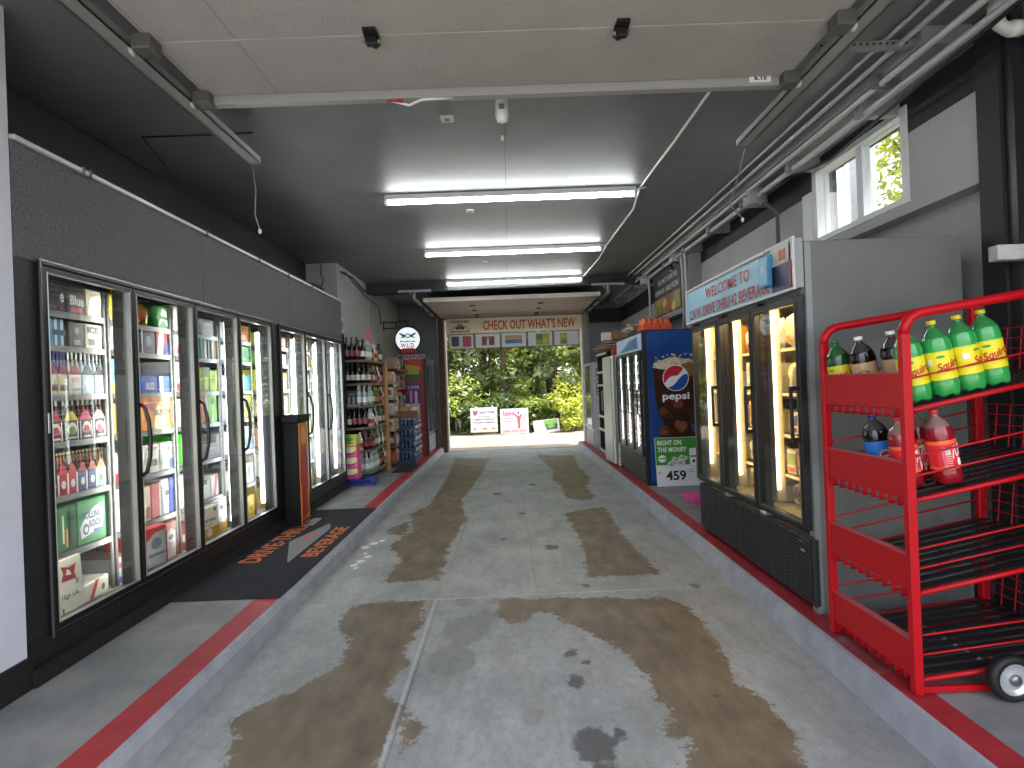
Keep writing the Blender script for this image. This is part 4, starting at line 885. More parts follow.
b = MB(); b.box(FX+.04, FX+.10, FY0+.08, FY1-.05, 1.875, 1.885, M('#ffdca0', .4, emit=30, name='added_fill_glow')); b.build('added_fill_strip', t)  # added glowing strip tucked behind the header to brighten the freezer inside
# wire shelves and stock
FZ = [1.62, 1.33, 1.06, .80, .588]
for k in range(3):
    y = FY0+.05+k*DW
    for j, z in enumerate(FZ[:4]):
        b = MB(); fw = M('#c9c0a2', .4, .4)
        b.box(FX+.13, FX+.14, y, y+DW-.07, z-.02, z, fw); b.box(2.40, 2.41, y, y+DW-.07, z-.02, z-.01, fw)
        for q in range(11): b.tube([(FX+.135, y+.005+q*(DW-.08)/10, z-.006), (2.405, y+.005+q*(DW-.08)/10, z-.006)], .003, fw, 4)
        b.build('wire_shelf', t)
FP = ['#b5402e', '#e0d9c0', '#3c4f8a', '#d99a2e', '#c9c2b4', '#7d3a2a', '#e3cf7a', '#8aa04a', '#d8d8d8', '#b58a4c', '#c7402f', '#f0e6cc']
FN = ['brick red', 'cream', 'navy blue', 'orange', 'stone grey', 'brown', 'pale yellow', 'moss green', 'white', 'tan', 'scarlet', 'ivory']
def bag(name, label, cat, loc, w, d, h, col, arts=(), rz=0):
    """pillow-shaped frozen food bag standing on its edge; front faces -x"""
    b = MB(); n = 9; vs = []; fs = []
    for side in (-1, 1):
        for i in range(n):
            for j in range(n):
                u = i/(n-1)*2-1; v = j/(n-1)*2-1
                t_ = max(0, (1-u**4))*max(0, (1-v**4)); sag = 1+.12*(1-(v+1)/2)
                vs.append((side*d/2*t_*sag+.01*math.sin(5*u+3*v), u*w/2, (v+1)/2*h))
    for s_ in (0, 1):
        for i in range(n-1):
            for j in range(n-1):
                a = s_*n*n+i*n+j; fs.append((a, a+n, a+n+1, a+1))
    b.add(vs, fs, M(col, .3), True)
    for a in arts:
        c, y0, y1, z0, z1 = a
        for (A, B, C_, D_) in [(y0, y1, z0, z1)]:
            g = 4; pv = []; pf = []
            for i in range(g+1):
                for j in range(g+1):
                    u = (A+(B-A)*i/g)*2; v = (C_+(D_-C_)*j/g)*2-1
                    t_ = max(0, (1-u**4))*max(0, (1-v**4)); sag = 1+.12*(1-(v+1)/2)
                    pv.append((-d/2*t_*sag+.01*math.sin(5*u+3*v)-.002, u*w/2, (v+1)/2*h))
            for i in range(g):
                for j in range(g):
                    q = i*(g+1)+j; pf.append((q, q+g+1, q+g+2, q+1))
            b.add(pv, pf, M(c, .35), True)
    o = b.build(name, None, world=False); o.location = loc; o.rotation_euler = (0, 0, rz); WM[o.name] = Matrix.Translation(loc)
    return tag(o, label, cat)
rk_ = ['near', 'middle', 'far']; SHF = ['top', 'second', 'third', 'fourth', 'bottom']
r5 = random.Random(5)
for k in range(3):
    for j, z in enumerate(FZ):
        y = FY0+.06+k*DW; n = 4; wd = (DW-.08)/n
        for q in range(n):
            ci = (k*7+j*5+q*4+1) % 12; gap = (.24, .24, .22, .2, .17)[j]
            x = FX+.142+.012*((q*3+j) % 3); pos = f'{SHF[j]} freezer shelf behind the {rk_[k]} freezer door'
            ordn = ('nearest', 'second', 'third', 'farthest')[q]
            if (k+j+q) % 3 != 1 and not (k == 0 and j == 0):
                o = case('frozen_food_box', f'{FN[ci]} frozen food box, {ordn} on the {pos}', 'box', 0, 0, wd-.012, z+.002, gap*(.6+.35*r5.random()), FP[ci], [R_(FP[(ci+3) % 12], -.4, .4, -.1, .35), R_(FP[(ci+6) % 12], -.3, .3, -.4, -.2)], depth=.24)
                o.rotation_euler = (0, 0, PI); o.location = (x, y+wd*(q+.5), z+.002)
            else:
                bag('frozen_food_bag', f'{FN[ci]} frozen food bag, {ordn} on the {pos}', 'bag', (x+.07, y+wd*(q+.5), z+.002), wd*.98, .12, gap*(.75+.2*r5.random()), FP[ci], [(FP[(ci+5) % 12], -.33, .33, .45, .8), (FP[(ci+2) % 12], -.2, .2, .15, .35)])
# sign over the doors
SB = noisy('sky_blue_sign', '#79b4cf', '#a9d3e2', 2.2, 4, .45, .05, 10, c3='#8cc3da')
t = thing('lightbox_sign', 'light blue sign with red WELCOME TO lettering in a white frame above the freezer doors', 'sign', (FX-.05, 4.0, 1.95))
z0, z1 = 1.93, 2.205; ang = 0
MB().box(FX-.055, FX-.01, FY0+.0, FY1+.05, z0, z1, M('#9b9d9c', .5)).build('housing', t)
b = MB(); fr4(b, FX-.066, FX-.05, FY0, FY1+.05, z0-.01, z1+.012, .018, M('#d2d4d3', .45)); b.build('frame', t)
MB().box(FX-.060, FX-.054, 3.36, FY1+.03, z0+.008, z1-.02, SB).build('face', t)
b = MB(); b.box(FX-.060, FX-.054, FY0+.018, 3.36, z0+.008, z1-.006, M('#1f1f45', .4)); b.box(FX-.064, FX-.060, FY0+.02, 3.36, 2.09, 2.20, M('#c9c5bd', .5)); b.box(FX-.066, FX-.064, 3.18, 3.25, 2.11, 2.17, M('#b4592c', .5)); b.box(FX-.064, FX-.060, FY0+.03, FY0+.05, 1.95, 2.19, M('#8d2a35', .5)); b.build('end_poster', t)
SR = M('#b5443f', .5, name='sign_red')
b = MB(); b.text('WELCOME TO', (FX-.060, 4.06, 2.115), (0, -1, 0), (0, 0, 1), .82, .085, SR, .004); b.text('C.N.W. DRIVE THRU 42 BEVERAGE', (FX-.060, 4.13, 1.99), (0, -1, 0), (0, 0, 1), 1.50, .085, SR, .004); b.build('lettering', t)
b = MB(); b.box(FX-.095, FX-.068, 3.33, 3.45, 1.985, 2.17, M('#3f8db5', .35), bev=.004); b.box(FX-.098, FX-.095, 3.345, 3.435, 2.0, 2.14, M('#79bcd6', .4)); b.text('W', (FX-.098, 3.39, 2.09), (0, -1, 0), (0, 0, 1), .04, .05, WHITE, .003)
b.tube([(FX-.08, 3.42, 2.17), (FX-.07, 3.42, 2.215), (FX-.03, 3.40, 2.225)], .004, STEEL, 6)
tag(b.build('hanging_tag'), 'light blue card hung on the near end of the welcome sign', 'card')

# ---------------------------------------------------------------- red bottle rack
RM = M('#b30a17', .42, .0, name='red_rack_enamel', spec=.3); DM = M('#17181a', .45, name='black_shelf_slat')
t = thing('bottle_rack', 'red steel display rack with sloping shelves of soda bottles beside the freezer', 'rack', (2.0, 2.57, .12))
xa, xb, ya, yb = 1.625, 2.42, 2.28, 2.86; TX = 2.40
def flat_tube(b, pts, w, m): b.tube(pts, w, m, 4)
for y in (ya, yb):
    b = MB(); b.box(xa-.018, xa+.018, y-.018, y+.018, .125, 1.60, RM, bev=.004); b.build('post', t)
    b = MB(); b.box(TX-.018, TX+.018, y-.018, y+.018, .125, 1.78, RM, bev=.004); b.build('post', t)
    b = MB(); pts = [(xa, y, 1.60)]+[(xa+.09*(1-math.cos(a)), y, 1.60+.085*math.sin(a)) for a in (.4, .8, 1.2, 1.57)]+[(2.0, y, 1.725), (TX, y, 1.785)]
    b.tube(pts, .021, RM, 8); b.build('top_rail', t)
for q in range(4):
    z = (1.29, .92, .54, .19)[q]; sl = .185
    zz = lambda x: z+(x-xa)*sl*(1 if q < 3 else .55)
    b = MB(); b.box(xa-.012, xa+.006, ya+.02, yb-.02, z+.0, z+.15, RM, bev=.003); b.box(xa-.012, xa+.02, ya+.02, yb-.02, z+.145, z+.152, M('#b9585c', .35))
    for k in range(9): yy = ya+.06+k*.058; b.box(xa-.008, xa+.012, yy-.004, yy+.004, z-.035, z+.002, RM); b.box(xa-.008, xa+.03, yy-.004, yy+.004, z-.038, z-.030, RM)
    b.build('front_guard', t)
    for y in (ya, yb):
        b = MB(); b.tube([(xa, y, zz(xa)-.01), (TX, y, zz(TX)-.01)], .011, RM, 6); b.build('shelf_rail', t)
        b = MB()
        for dz in ((.09, .17) if q else (.12,)): b.tube([(xa, y, zz(xa)+dz), (TX, y, zz(TX)+dz)], .0045, RM, 6)
        b.build('side_wire', t)
    b = MB()
    for k in range(9):
        yy = ya+.04+k*.0625
        b.add([(xa+.03, yy-.02, zz(xa+.03)), (xa+.03, yy+.02, zz(xa+.03)), (TX, yy+.02, zz(TX)), (TX, yy-.02, zz(TX)), (xa+.03, yy-.02, zz(xa+.03)-.006), (xa+.03, yy+.02, zz(xa+.03)-.006), (TX, yy+.02, zz(TX)-.006), (TX, yy-.02, zz(TX)-.006)],
              [(0,1,2,3), (7,6,5,4), (0,4,5,1), (3,2,6,7), (0,3,7,4), (1,5,6,2)], DM)
    for x in (xa+.05, 2.0, TX-.05): b.tube([(x, ya, zz(x)-.012), (x, yb, zz(x)-.012)], .005, RM, 6)
    b.build('slatted_shelf', t)
    b = MB(); X = TX+.0
    for k in range(8): yy = ya+.03+k*.075; b.tube([(X, yy, zz(X)), (X+.02, yy, zz(X)+.2)], .0028, RM, 5)
    for k in range(4): b.tube([(X+.005*k, ya, zz(X)+.05*(k+1)), (X+.005*k, yb, zz(X)+.05*(k+1))], .0028, RM, 5)
    b.build('back_basket', t)
b = MB(); b.box(xa-.0, TX, ya-.012, ya+.012, .13, .155, RM, bev=.003); b.build('bottom_rail', t)
b = MB(); b.box(xa-.0, TX, yb-.012, yb+.012, .13, .155, RM, bev=.003); b.build('bottom_rail', t)
for y in (ya-.07,):
    b = MB(); T0 = Matrix.Translation((1.95, y, .213)) @ Matrix.Rotation(PI/2, 4, 'X')
    b.lathe([(.062, -.012), (.064, -.022), (.084, -.022), (.092, -.01), (.092, .01), (.084, .022), (.064, .022), (.062, .012)], M('#141415', .6), 26, T=T0, cap=False); w_ = b.build('wheel', t)
    b = MB(); b.lathe([(.0, -.012), (.03, -.016), (.050, -.006), (.058, -.018), (.063, -.02), (.063, .02), (.058, .018), (.050, .006), (.03, .016), (0, .012)], M('#cfd1d1', .3, .55), 22, T=T0, cap=False)
    b.lathe([(.018, -.03), (.022, -.026), (.022, .026), (.018, .03)], M('#8d9090', .3, .8), 14, T=T0); b.build('hub', w_)
b = MB(); b.tube([(1.95, ya-.09, .213), (1.95, yb, .213)], .009, STEEL, 8); b.build('axle', t)
# second rack lost in the dark behind
DR = M('#5e1016', .5)
t = thing('bottle_rack', 'second red wire rack standing in shadow behind the red bottle rack', 'rack', (2.85, 2.5, .0))
for (x, y) in ((2.56, 2.18), (2.56, 2.68), (3.15, 2.18), (3.15, 2.68)):
    MB().box(x-.015, x+.015, y-.015, y+.015, .125, 1.75, RM, bev=.003).build('post', t)
for z in (.3, .72, 1.12, 1.52):
    b = MB()
    for k in range(9): x = 2.56+k*.0737; b.tube([(x, 2.18, z), (x, 2.68, z)], .003, RM, 5); b.tube([(x, 2.18, z), (x, 2.18, z+.12)], .003, RM, 5)
    for k in range(6): b.tube([(2.56, 2.18+k*.1, z), (3.15, 2.18+k*.1, z)], .003, RM, 5)
    b.tube([(2.56, 2.18, z+.12), (3.15, 2.18, z+.12)], .004, RM, 5); b.build('wire_basket', t)

# ---------------------------------------------------------------- soda bottles
def soda_profile(h, r): return [(r*.55, .004*h), (r*.93, .0), (r, .03*h), (r, .16*h), (r*.975, .2*h), (r*.975, .62*h), (r, .65*h), (r*.93, .74*h), (r*.68, .83*h), (r*.36, .89*h), (r*.24, .92*h), (r*.24, .95*h), (r*.3, .952*h), (r*.3, .957*h)]
def petal_base(b, h, r, m, n=20):
    vs = []; fs = []
    rings = [(.45, .02), (.85, .0), (1.0, .05), (1.0, .16)]
    for rr, zz_ in rings:
        for k in range(n):
            a = 2*PI*k/n; q = .5+.5*math.cos(5*a); vs.append((r*rr*(1-.08*(1-q)*(rr < 1.01)*(zz_ < .1))*math.cos(a), r*rr*(1-.08*(1-q)*(zz_ < .1))*math.sin(a), h*zz_+(.014*(1-q) if zz_ < .04 else 0)))
    for i in range(3):
        for k in range(n): fs.append((i*n+k, i*n+(k+1) % n, (i+1)*n+(k+1) % n, (i+1)*n+k))
    b.add(vs, fs, m, True)
def soda(label, loc, rot, body, cap, lab, lmark, kind, h=.315, r=.058, fill=None, empty='#3a6a3a', group=None, spin=0.):
    t = thing('soda_bottle', label, 'bottle', loc, rot=rot, group=group)
    S_ = Matrix.Rotation(spin, 4, 'Z')
    pr = soda_profile(h, r); top = .77
    b = MB(); petal_base(b, h, r, M(body, .15, coat=.4)); lo = [p for p in pr if .15*h <= p[1] <= top*h]; b.lathe(lo+[(r*.86, top*h)], M(body, .12, coat=.5), 20, cap=False)
    b.lathe([(r*.86, top*h)]+[p for p in pr if p[1] > top*h], M(empty, .1, coat=.6), 20, cap=False); b.build('body', t, world=False)
    b = MB(); b.lathe([(r*.27, .945*h), (r*.33, .945*h), (r*.33, .995*h), (r*.3, h), (0.0005, h)], M(cap, .35), 16); b.build('cap', t, world=False)
    b = MB(); lm = M(lab, .4); R = r*.99
    b.lathe([(R, .22*h), (R, .6*h)], lm, 24, cap=False)
    if kind == 'squirt':
        b.lathe([(R*1.004, .22*h), (R*1.004, .235*h)], M('#3d8f3a', .4), 24, cap=False); b.lathe([(R*1.004, .585*h), (R*1.004, .6*h)], M('#c9d43a', .4), 24, cap=False)
    if kind == 'orange': b.lathe([(R*1.004, .55*h), (R*1.004, .6*h)], M('#ff6a3a', .4), 24, cap=False); b.lathe([(R*1.004, .22*h), (R*1.004, .26*h)], M('#ff6a3a', .4), 24, cap=False)
    # wrap flat art around the cylinder
    tb = MB()
    def wrap(s_, col, ang, zc, w, hh, slant=0., el=None):
        v, f, asp = _txt[s_] if el is None else el
        pts = []
        for a, c in v:
            th = ang+(a*w)/R; pts.append(((R+.0018)*math.cos(th), (R+.0018)*math.sin(th), zc+c*hh+a*w*slant))
        tb.add(pts, f, M(col, .45), False, S_)
    def ell(n=18): return ([(.5*math.cos(2*PI*k/n), .5*math.sin(2*PI*k/n)) for k in range(n)], [tuple(range(n))], 1)
    def rect(nx=6): return ([(-.5+i/nx, j-.5) for j in (0, 1) for i in range(nx+1)], [(i, i+1, nx+2+i, nx+1+i) for i in range(nx)], 1)
    f0 = -1.95
    if kind == 'squirt':
        wrap('Squirt', '#c8262e', f0, .41*h, .085, .045, .25); wrap('', '#3f9a3c', f0-.5, .53*h, .03, .012, 0, ell(10))
        wrap('', '#8a9a20', f0+1.3, .40*h, .035, .07, 0, rect(4)); wrap('', '#e9e6da', f0-1.3, .47*h, .024, .024, 0, rect(3))
        for q in range(4): wrap('', '#6b7a1e', f0+1.25, (.3+q*.05)*h, .03, .003, 0, rect(3))
    elif kind == 'root':
        wrap('', '#2b2420', f0-.3, .40*h, .07, .05, 0, ell()); wrap('A&W', '#e8e0d0', f0-.3, .40*h, .055, .032)
    elif kind == 'cola':
        wrap('', '#e9e9ee', f0+.35, .38*h, .052, .056, 0, ell()); wrap('', '#c52a35', f0+.35, .40*h, .042, .032, 0, ell()); wrap('', '#1f4fb0', f0+.35, .345*h, .036, .02, 0, ell(12)); wrap('', '#e9e9ee', f0+.35, .372*h, .046, .009, .15, rect(5))
    elif kind == 'orange':
        wrap('7UP', '#f2ece8', f0+.6, .45*h, .05, .05, .3); wrap('', '#ffffff', f0+.65, .3*h, .02, .04, 0, ell(8)); wrap('', '#e3dcd6', f0-.15, .46*h, .026, .03, 0, rect(3)); wrap('', '#d8546a', f0-.35, .4*h, .012, .08, 0, rect(2))
        for q in range(5): wrap('', '#c9c2c0', f0-.15, (.27+q*.03)*h, .03, .003, 0, rect(3)); wrap('', '#5a3036', f0-.15, (.43+q*.015)*h, .02, .0015, 0, rect(3))
    lo_ = b.build('label', t, world=False)
    if tb.v: tb.build('lettering', lo_, world=False)
    return t
SLP = math.atan(.185)
def onshelf(q, x, y): return (x, y, (1.29, .92, .54, .19)[q]+(x-1.625)*.185+.002)
ROT = (0, -SLP, 0)
G = '#2f9a4a'
for i, (x, y, lab_) in enumerate(((1.737, 2.36, 'green lemon-lime bottle with yellow label standing right behind the red rack post'), (1.846, 2.345, 'green bottle with yellow label, first right of the near rack post on the top shelf'), (1.953, 2.345, 'green bottle with yellow label, middle one right of the near rack post'), (2.060, 2.35, 'green bottle with yellow label, last on the right of the top rack shelf'))):
    soda(lab_, onshelf(0, x, y), ROT, G, '#e6cf2a', '#e8d81e', None, 'squirt', h=.325, r=.0535, empty='#2c7a42', group='green bottles with yellow labels', spin=(.2, .35, .75, .1)[i] if i != 2 else 1.1)
soda('dark green bottle with green cap at the far front end of the top shelf', onshelf(0, 1.70, 2.80), ROT, '#17431f', '#1f6b35', '#d8c820', None, 'squirt', h=.31, r=.056, empty='#2a5a33', spin=-.4)
soda('root beer bottle with white cap and tan label beside the green-capped bottle', onshelf(0, 1.735, 2.665), ROT, '#140c0a', '#eceae6', '#c9a27e', None, 'root', h=.31, r=.056, empty='#3c3a38')
soda('root beer bottle with white cap and tan label, nearer to the red post', onshelf(0, 1.80, 2.535), ROT, '#140c0a', '#eceae6', '#c9a27e', None, 'root', h=.31, r=.056, empty='#3c3a38', spin=.9)
soda('cola bottle with blue cap and blue label alone on the second shelf', onshelf(1, 1.755, 2.62), ROT, '#120a0a', '#2250b4', '#2a7ad2', None, 'cola', h=.31, r=.056, empty='#4c4a48', spin=-.1)
RS = '#8e1220'
soda('red soda bottle partly hidden by the near rack post on the second shelf', onshelf(1, 1.742, 2.43), ROT, RS, '#c42a30', '#e02c34', None, 'orange', h=.31, r=.053, empty='#8a6a66', group='red soda bottles', spin=.4)
soda('red soda bottle with red cap and barcode on the second shelf', onshelf(1, 1.852, 2.36), ROT, RS, '#d8323a', '#e02c34', None, 'orange', h=.32, r=.055, empty='#8a6a66', group='red soda bottles', spin=.15)
soda('red soda bottle squeezed in behind the two front red bottles', onshelf(1, 1.86, 2.49), ROT, RS, '#c42a30', '#c9283a', None, 'orange', h=.31, r=.053, empty='#8a6a66', group='red soda bottles', spin=-.5)

# ---------------------------------------------------------------- tall blue drinks cooler with the cola picture
GX, GY0, GY1 = 1.70, 7.02, 8.62
BLU = noisy('cola_poster_blue', '#0c2f6e', '#1f5ca8', .9, 4, .4, .02, 10, c3='#14468e')
t = thing('drinks_cooler', 'black three-door drinks cooler with a blue cola picture on its side', 'cooler', (2.05, 7.8, .12))
b = MB(); b.box(GX, 2.44, GY0, GY1, .12, 2.07, M('#17181b', .4), bev=.01); b.box(GX, 2.44, GY0-.004, GY1, .12, .14, BLACK)
# hollow look: dark shell is cut by a lit front bay
b = MB(); sh = M('#17181b', .4)
b.box(GX, 2.44, GY0, GY0+.05, .12, 2.07, sh, bev=.006); b.box(GX, 2.44, GY1-.05, GY1, .12, 2.07, sh, bev=.006); b.box(2.38, 2.44, GY0+.05, GY1-.05, .12, 2.07, sh); b.box(GX, 2.38, GY0+.05, GY1-.05, 1.83, 2.07, sh); b.box(GX+.03, 2.38, GY0+.05, GY1-.05, .12, .5, sh)
b.build('shell', t)
b = MB(); b.box(2.34, 2.38, GY0+.05, GY1-.05, .5, 1.83, M('#d8dad8', .5)); b.box(GX+.06, 2.34, GY0+.05, GY1-.05, .5, .52, M('#b9bbba', .5)); b.build('liner', t)
b = MB(); b.box(GX-.005, GX+.0, GY0+.03, GY1-.03, .165, .47, M('#2a2b2d', .4))
for k in range(6): b.box(GX-.02, GX+.0, GY0+.04, GY1-.04, .18+k*.048, .20+k*.048, M('#5c5d5e', .35, .6), bev=.003)
b.build('louvred_grille', t)
MB().box(GX-.012, GX+.0, GY0+.03, GY1-.03, 1.83, 2.04, M('#9fb9c9', .35, emit=.12)).build('lit_header', t)
b = MB(); b.art((GX-.013, 7.8, 1.935), (0, -1, 0), (0, 0, 1), [(-.6, -.08), (-.2, -.02), (.1, .06), (.6, .08), (.6, -.08)], M('#5a86a8', .4), .002); b.disc((GX-.013, 7.4, 1.94), (0, -1, 0), (0, 0, 1), .12, .06, M('#4a63a0', .4), .003); b.build('header_print', t)
dw = (GY1-GY0-.06)/3
for k in range(3):
    y = GY0+.03+k*dw
    d = MB(); fr4(d, GX-.04, GX-.005, y+.003, y+dw-.003, .49, 1.825, .035, M('#2b2c2e', .35, .4)); do = d.build('glass_door', t)
    MB().box(GX-.03, GX-.024, y+.037, y+dw-.037, .525, 1.79, GLASS).build('glass', do)
    h = MB(); h.tube([(GX-.04, y+.02, 1.35), (GX-.075, y+.02, 1.32), (GX-.075, y+.02, 1.02), (GX-.04, y+.02, .99)], .009, BLACK, 6); h.build('handle', do)
    for j in range(9):
        z = .60+j*.135; b = MB(); b.box(GX+.06, 2.3, y+.02, y+dw-.02, z-.008, z, M('#d8dad8', .4, .3)); b.box(GX+.055, GX+.065, y+.02, y+dw-.02, z-.015, z+.02, M('#eceeec', .4)); b.build('shelf', t)
    b = MB(); b.box(GX+.03, GX+.04, y+dw-.03, y+dw-.01, .56, 1.78, M('#f0f4fa', .4, emit=3.2)); b.build('light_strip', t)
cols = ['#c9402f', '#3a6ab0', '#3f8f4a', '#d8a02e', '#6a3a7a', '#d8d8d4', '#2f9aa0', '#b5283a', '#e0c83a']
cn = ['red', 'blue', 'green', 'orange', 'purple', 'white', 'teal', 'crimson', 'yellow']
dc = None
for k in range(3):
    y = GY0+.03+k*dw
    for j in range(8):
        for q in range(5):
            ci = (j*2+k*3) % 9; yy = y+.06+q*(dw-.11)/4
            l = f'{ORD[q]} {cn[ci]} drink can, {ORD[j]} shelf up behind the {rk_[k]} door of the blue-sided cooler'
            key = (ci,)
            if key not in _seen:
                b = MB(); b.lathe([(.026, 0), (.033, .006), (.033, .09), (.026, .1)], M(cols[ci], .3, .2), 10, c=(0, 0, 0)); b.lathe([(.034, .03), (.034, .06)], M('#e6e6e2', .4), 10, cap=False); b.lathe([(.025, .1005), (.0, .1005)], STEEL, 10, cap=False)
                o = b.build('drink_can', None, world=False); tag(o, l, 'can', 'cans in the blue-sided drinks cooler'); _seen[key] = o
            else:
                o = _seen[key].copy(); COL.objects.link(o); o['label'] = l; _labels.setdefault(l, []).append((o.name, o['group']))
            o.location = (GX+.11, yy, .602+j*.135)
# side picture (printed vinyl), all on the face y = GY0
b = MB(); b.box(GX+.055, 2.43, GY0-.004, GY0-.0005, .15, 2.06, BLU); F = (2.08, GY0-.004, 1.3); R1, U1 = (1, 0, 0), (0, 0, 1)
def P2(pts): return [(x-2.08, z-1.3) for x, z in pts]
CO = noisy('printed_cola', '#2b130d', '#4a2415', 7, 6, .35, .02, 10, c3='#35190f')
b.art(F, R1, U1, P2([(1.83, 1.63), (2.37, 1.63), (2.37, 1.42), (2.34, 1.33), (2.36, 1.25), (2.37, 1.15), (2.33, 1.02), (2.27, .93), (2.29, .80), (2.36, .72), (2.34, .5), (1.90, .5), (1.89, .78), (1.94, .92), (1.88, 1.0), (1.86, 1.1), (1.84, 1.25), (1.83, 1.4)]), CO, .001)
FO = noisy('printed_foam', '#b9a184', '#efe6d6', 26, 5, .4, .02, 10, c3='#d6c6ae')
b.art(F, R1, U1, P2([(1.82, 1.60), (1.84, 1.66), (1.92, 1.68), (2.0, 1.71), (2.1, 1.73), (2.2, 1.70), (2.3, 1.69), (2.38, 1.64), (2.37, 1.60), (2.25, 1.58), (2.1, 1.60), (1.95, 1.57)]), FO, .002)
r6 = random.Random(2)
for k in range(26): x = r6.uniform(1.85, 2.36); b.disc(F, R1, U1, r6.uniform(.006, .02), r6.uniform(.006, .016), FO, .0022, n=8, ctr=(x-2.08, r6.uniform(1.66, 1.76)-1.3))
for k in range(16): x = r6.uniform(1.92, 2.32); b.disc(F, R1, U1, r6.uniform(.03, .07), r6.uniform(.03, .07), M(('#5e2c18', '#6b3a22', '#3a1a12', '#7d4a30')[k % 4], .35), .0024+.0001*k, n=7, ctr=(x-2.08, r6.uniform(.76, 1.14)-1.3))
b.art(F, R1, U1, P2([(2.18, 1.63), (2.3, 1.66), (2.36, 1.55), (2.3, 1.47), (2.2, 1.52)]), M('#8a6a3c', .4), .004)
LC = (2.105, 1.46); lr = .155
b.disc(F, R1, U1, lr*1.06, lr*1.06, M('#eef0f4', .4), .005, n=32, ctr=(LC[0]-2.08, LC[1]-1.3))
def seg(a0, a1, bend, m, lf):
    pts = [(LC[0]+lr*math.cos(a0+(a1-a0)*k/18), LC[1]+lr*math.sin(a0+(a1-a0)*k/18)) for k in range(19)]
    p0, p1 = pts[-1], pts[0]
    for k in range(1, 8):
        s_ = k/8; x = p0[0]+(p1[0]-p0[0])*s_; z = p0[1]+(p1[1]-p0[1])*s_; o_ = bend*math.sin(2*PI*s_) if bend > 0 else -bend*math.sin(PI*s_)
        pts.append((x, z+o_))
    b.art(F, R1, U1, P2(pts), m, lf)
seg(math.radians(50), math.radians(205), .03, M('#c8202f', .4), .006)
seg(math.radians(228), math.radians(378), .022, M('#1d4fa8', .4), .006)
b.text('pepsi', (2.10, GY0-.004, 1.22), R1, U1, .34, .115, M('#eef0f4', .4), .006)
b.build('side_picture', t)

# price board leaning at its foot
t = thing('price_board', 'green and white RIGHT ON THE MONEY board with price 459 leaning on the blue cooler', 'sign', (2.07, 6.93, .12))
TM = Matrix.Translation((2.065, 6.90, .125)) @ Matrix.Rotation(math.radians(-6), 4, 'X')
b = MB(); b.box(-.27, .27, 0, .006, 0, .60, M('#dfe2e4', .4), TM); c = (0, 0, 0)
b.art(c, R1, U1, [(-.265, .26), (.265, .26), (.265, .595), (-.265, .595)], M('#3f8f2e', .4), .002, TM); b.build('board', t)
WH = M('#f0f2f2', .4)
b = MB(); b.text('RIGHT ON', (-.09, 0, .535), R1, (.06, 0, 1), .30, .06, WH, .004, TM); b.text('THE MONEY', (-.06, 0, .45), R1, (.06, 0, 1), .36, .06, WH, .004, TM)
b.text('459', (-.03, 0, .13), R1, U1, .25, .12, M('#141414', .5), .004, TM); b.text('$', (-.235, 0, .165), R1, U1, .02, .03, M('#141414', .5), .004, TM)
for q in range(2): b.box(.13, .20, -.003, -.002, .165+q*.03, .172+q*.03, M('#6a6c6e', .5), TM)
b.build('lettering', t)
b = MB(); g1 = M('#c9ced0', .5); g2 = M('#8e9698', .5)
b.disc(c, R1, U1, .05, .045, WH, .005, TM, ctr=(-.19, .34)); b.art(c, R1, U1, [(-.235, .335), (-.145, .335), (-.145, .35), (-.235, .35)], M('#3f8f2e', .4), .006, TM)
for (x, z, s_) in ((-.03, .33, 1), (.06, .35, 1), (-.09, .27, 1), (.03, .29, .9)): b.art(c, R1, U1, [(x-.06*s_, z-.03), (x+.03*s_, z-.045), (x+.08*s_, z), (x-.02*s_, z+.035)], g1, .006+.0005*s_, TM); b.art(c, R1, U1, [(x-.03*s_, z-.01), (x+.02*s_, z-.02), (x+.04*s_, z), (x, z+.012)], g2, .0075, TM)
b.art(c, R1, U1, [(.15, .24), (.25, .24), (.25, .44), (.235, .46), (.165, .46), (.15, .44)], M('#e3e6e8', .4), .006, TM); b.art(c, R1, U1, [(.16, .35), (.24, .35), (.24, .37), (.16, .37)], M('#b5404a', .4), .0075, TM); b.disc(c, R1, U1, .018, .02, M('#303234', .4), .0075, TM, n=10, ctr=(.2, .30)); b.build('pictures', t)
# pink box
t = thing('carton', 'bright pink carton on the sidewalk behind the freezer', 'carton', (1.98, 6.0, .12))
MB().box(1.90, 2.12, 5.85, 6.25, .12, .185, M('#d8478f', .5), bev=.004).build('box', t); b = MB(); b.art((2.0, 5.85, .16), (1, 0, 0), (0, 0, 1), [(-.03, -.01), (.04, -.01), (.04, .01), (-.03, .01)], WH); b.build('label', t)
# orange bottle pack on top of the cooler
t = thing('bottle_pack', 'orange shrink-wrapped pack of bottles on top of the blue cooler', 'bottle pack', (1.90, 7.2, 2.07))
b = MB(); b.box(1.72, 2.1, 7.06, 7.34, 2.072, 2.16, M('#c9512a', .4), bev=.012); b.text('$', (1.95, 7.06, 2.11), R1, U1, .03, .03, M('#5a2a1c', .5), .003); b.build('tray', t)
for i in range(5):
    for j in range(2):
        q = MB(); q.lathe([(.03, 0), (.035, .01), (.035, .11), (.02, .14), (.013, .15)], M('#d8622e', .2, coat=.4), 10); q.lathe([(.014, .148), (.014, .165)], M('#a83a24', .4), 10); q.build('bottle', t, origin=(1.76+i*.074-1.90, 7.12+j*.14-7.2, .008), world=False)
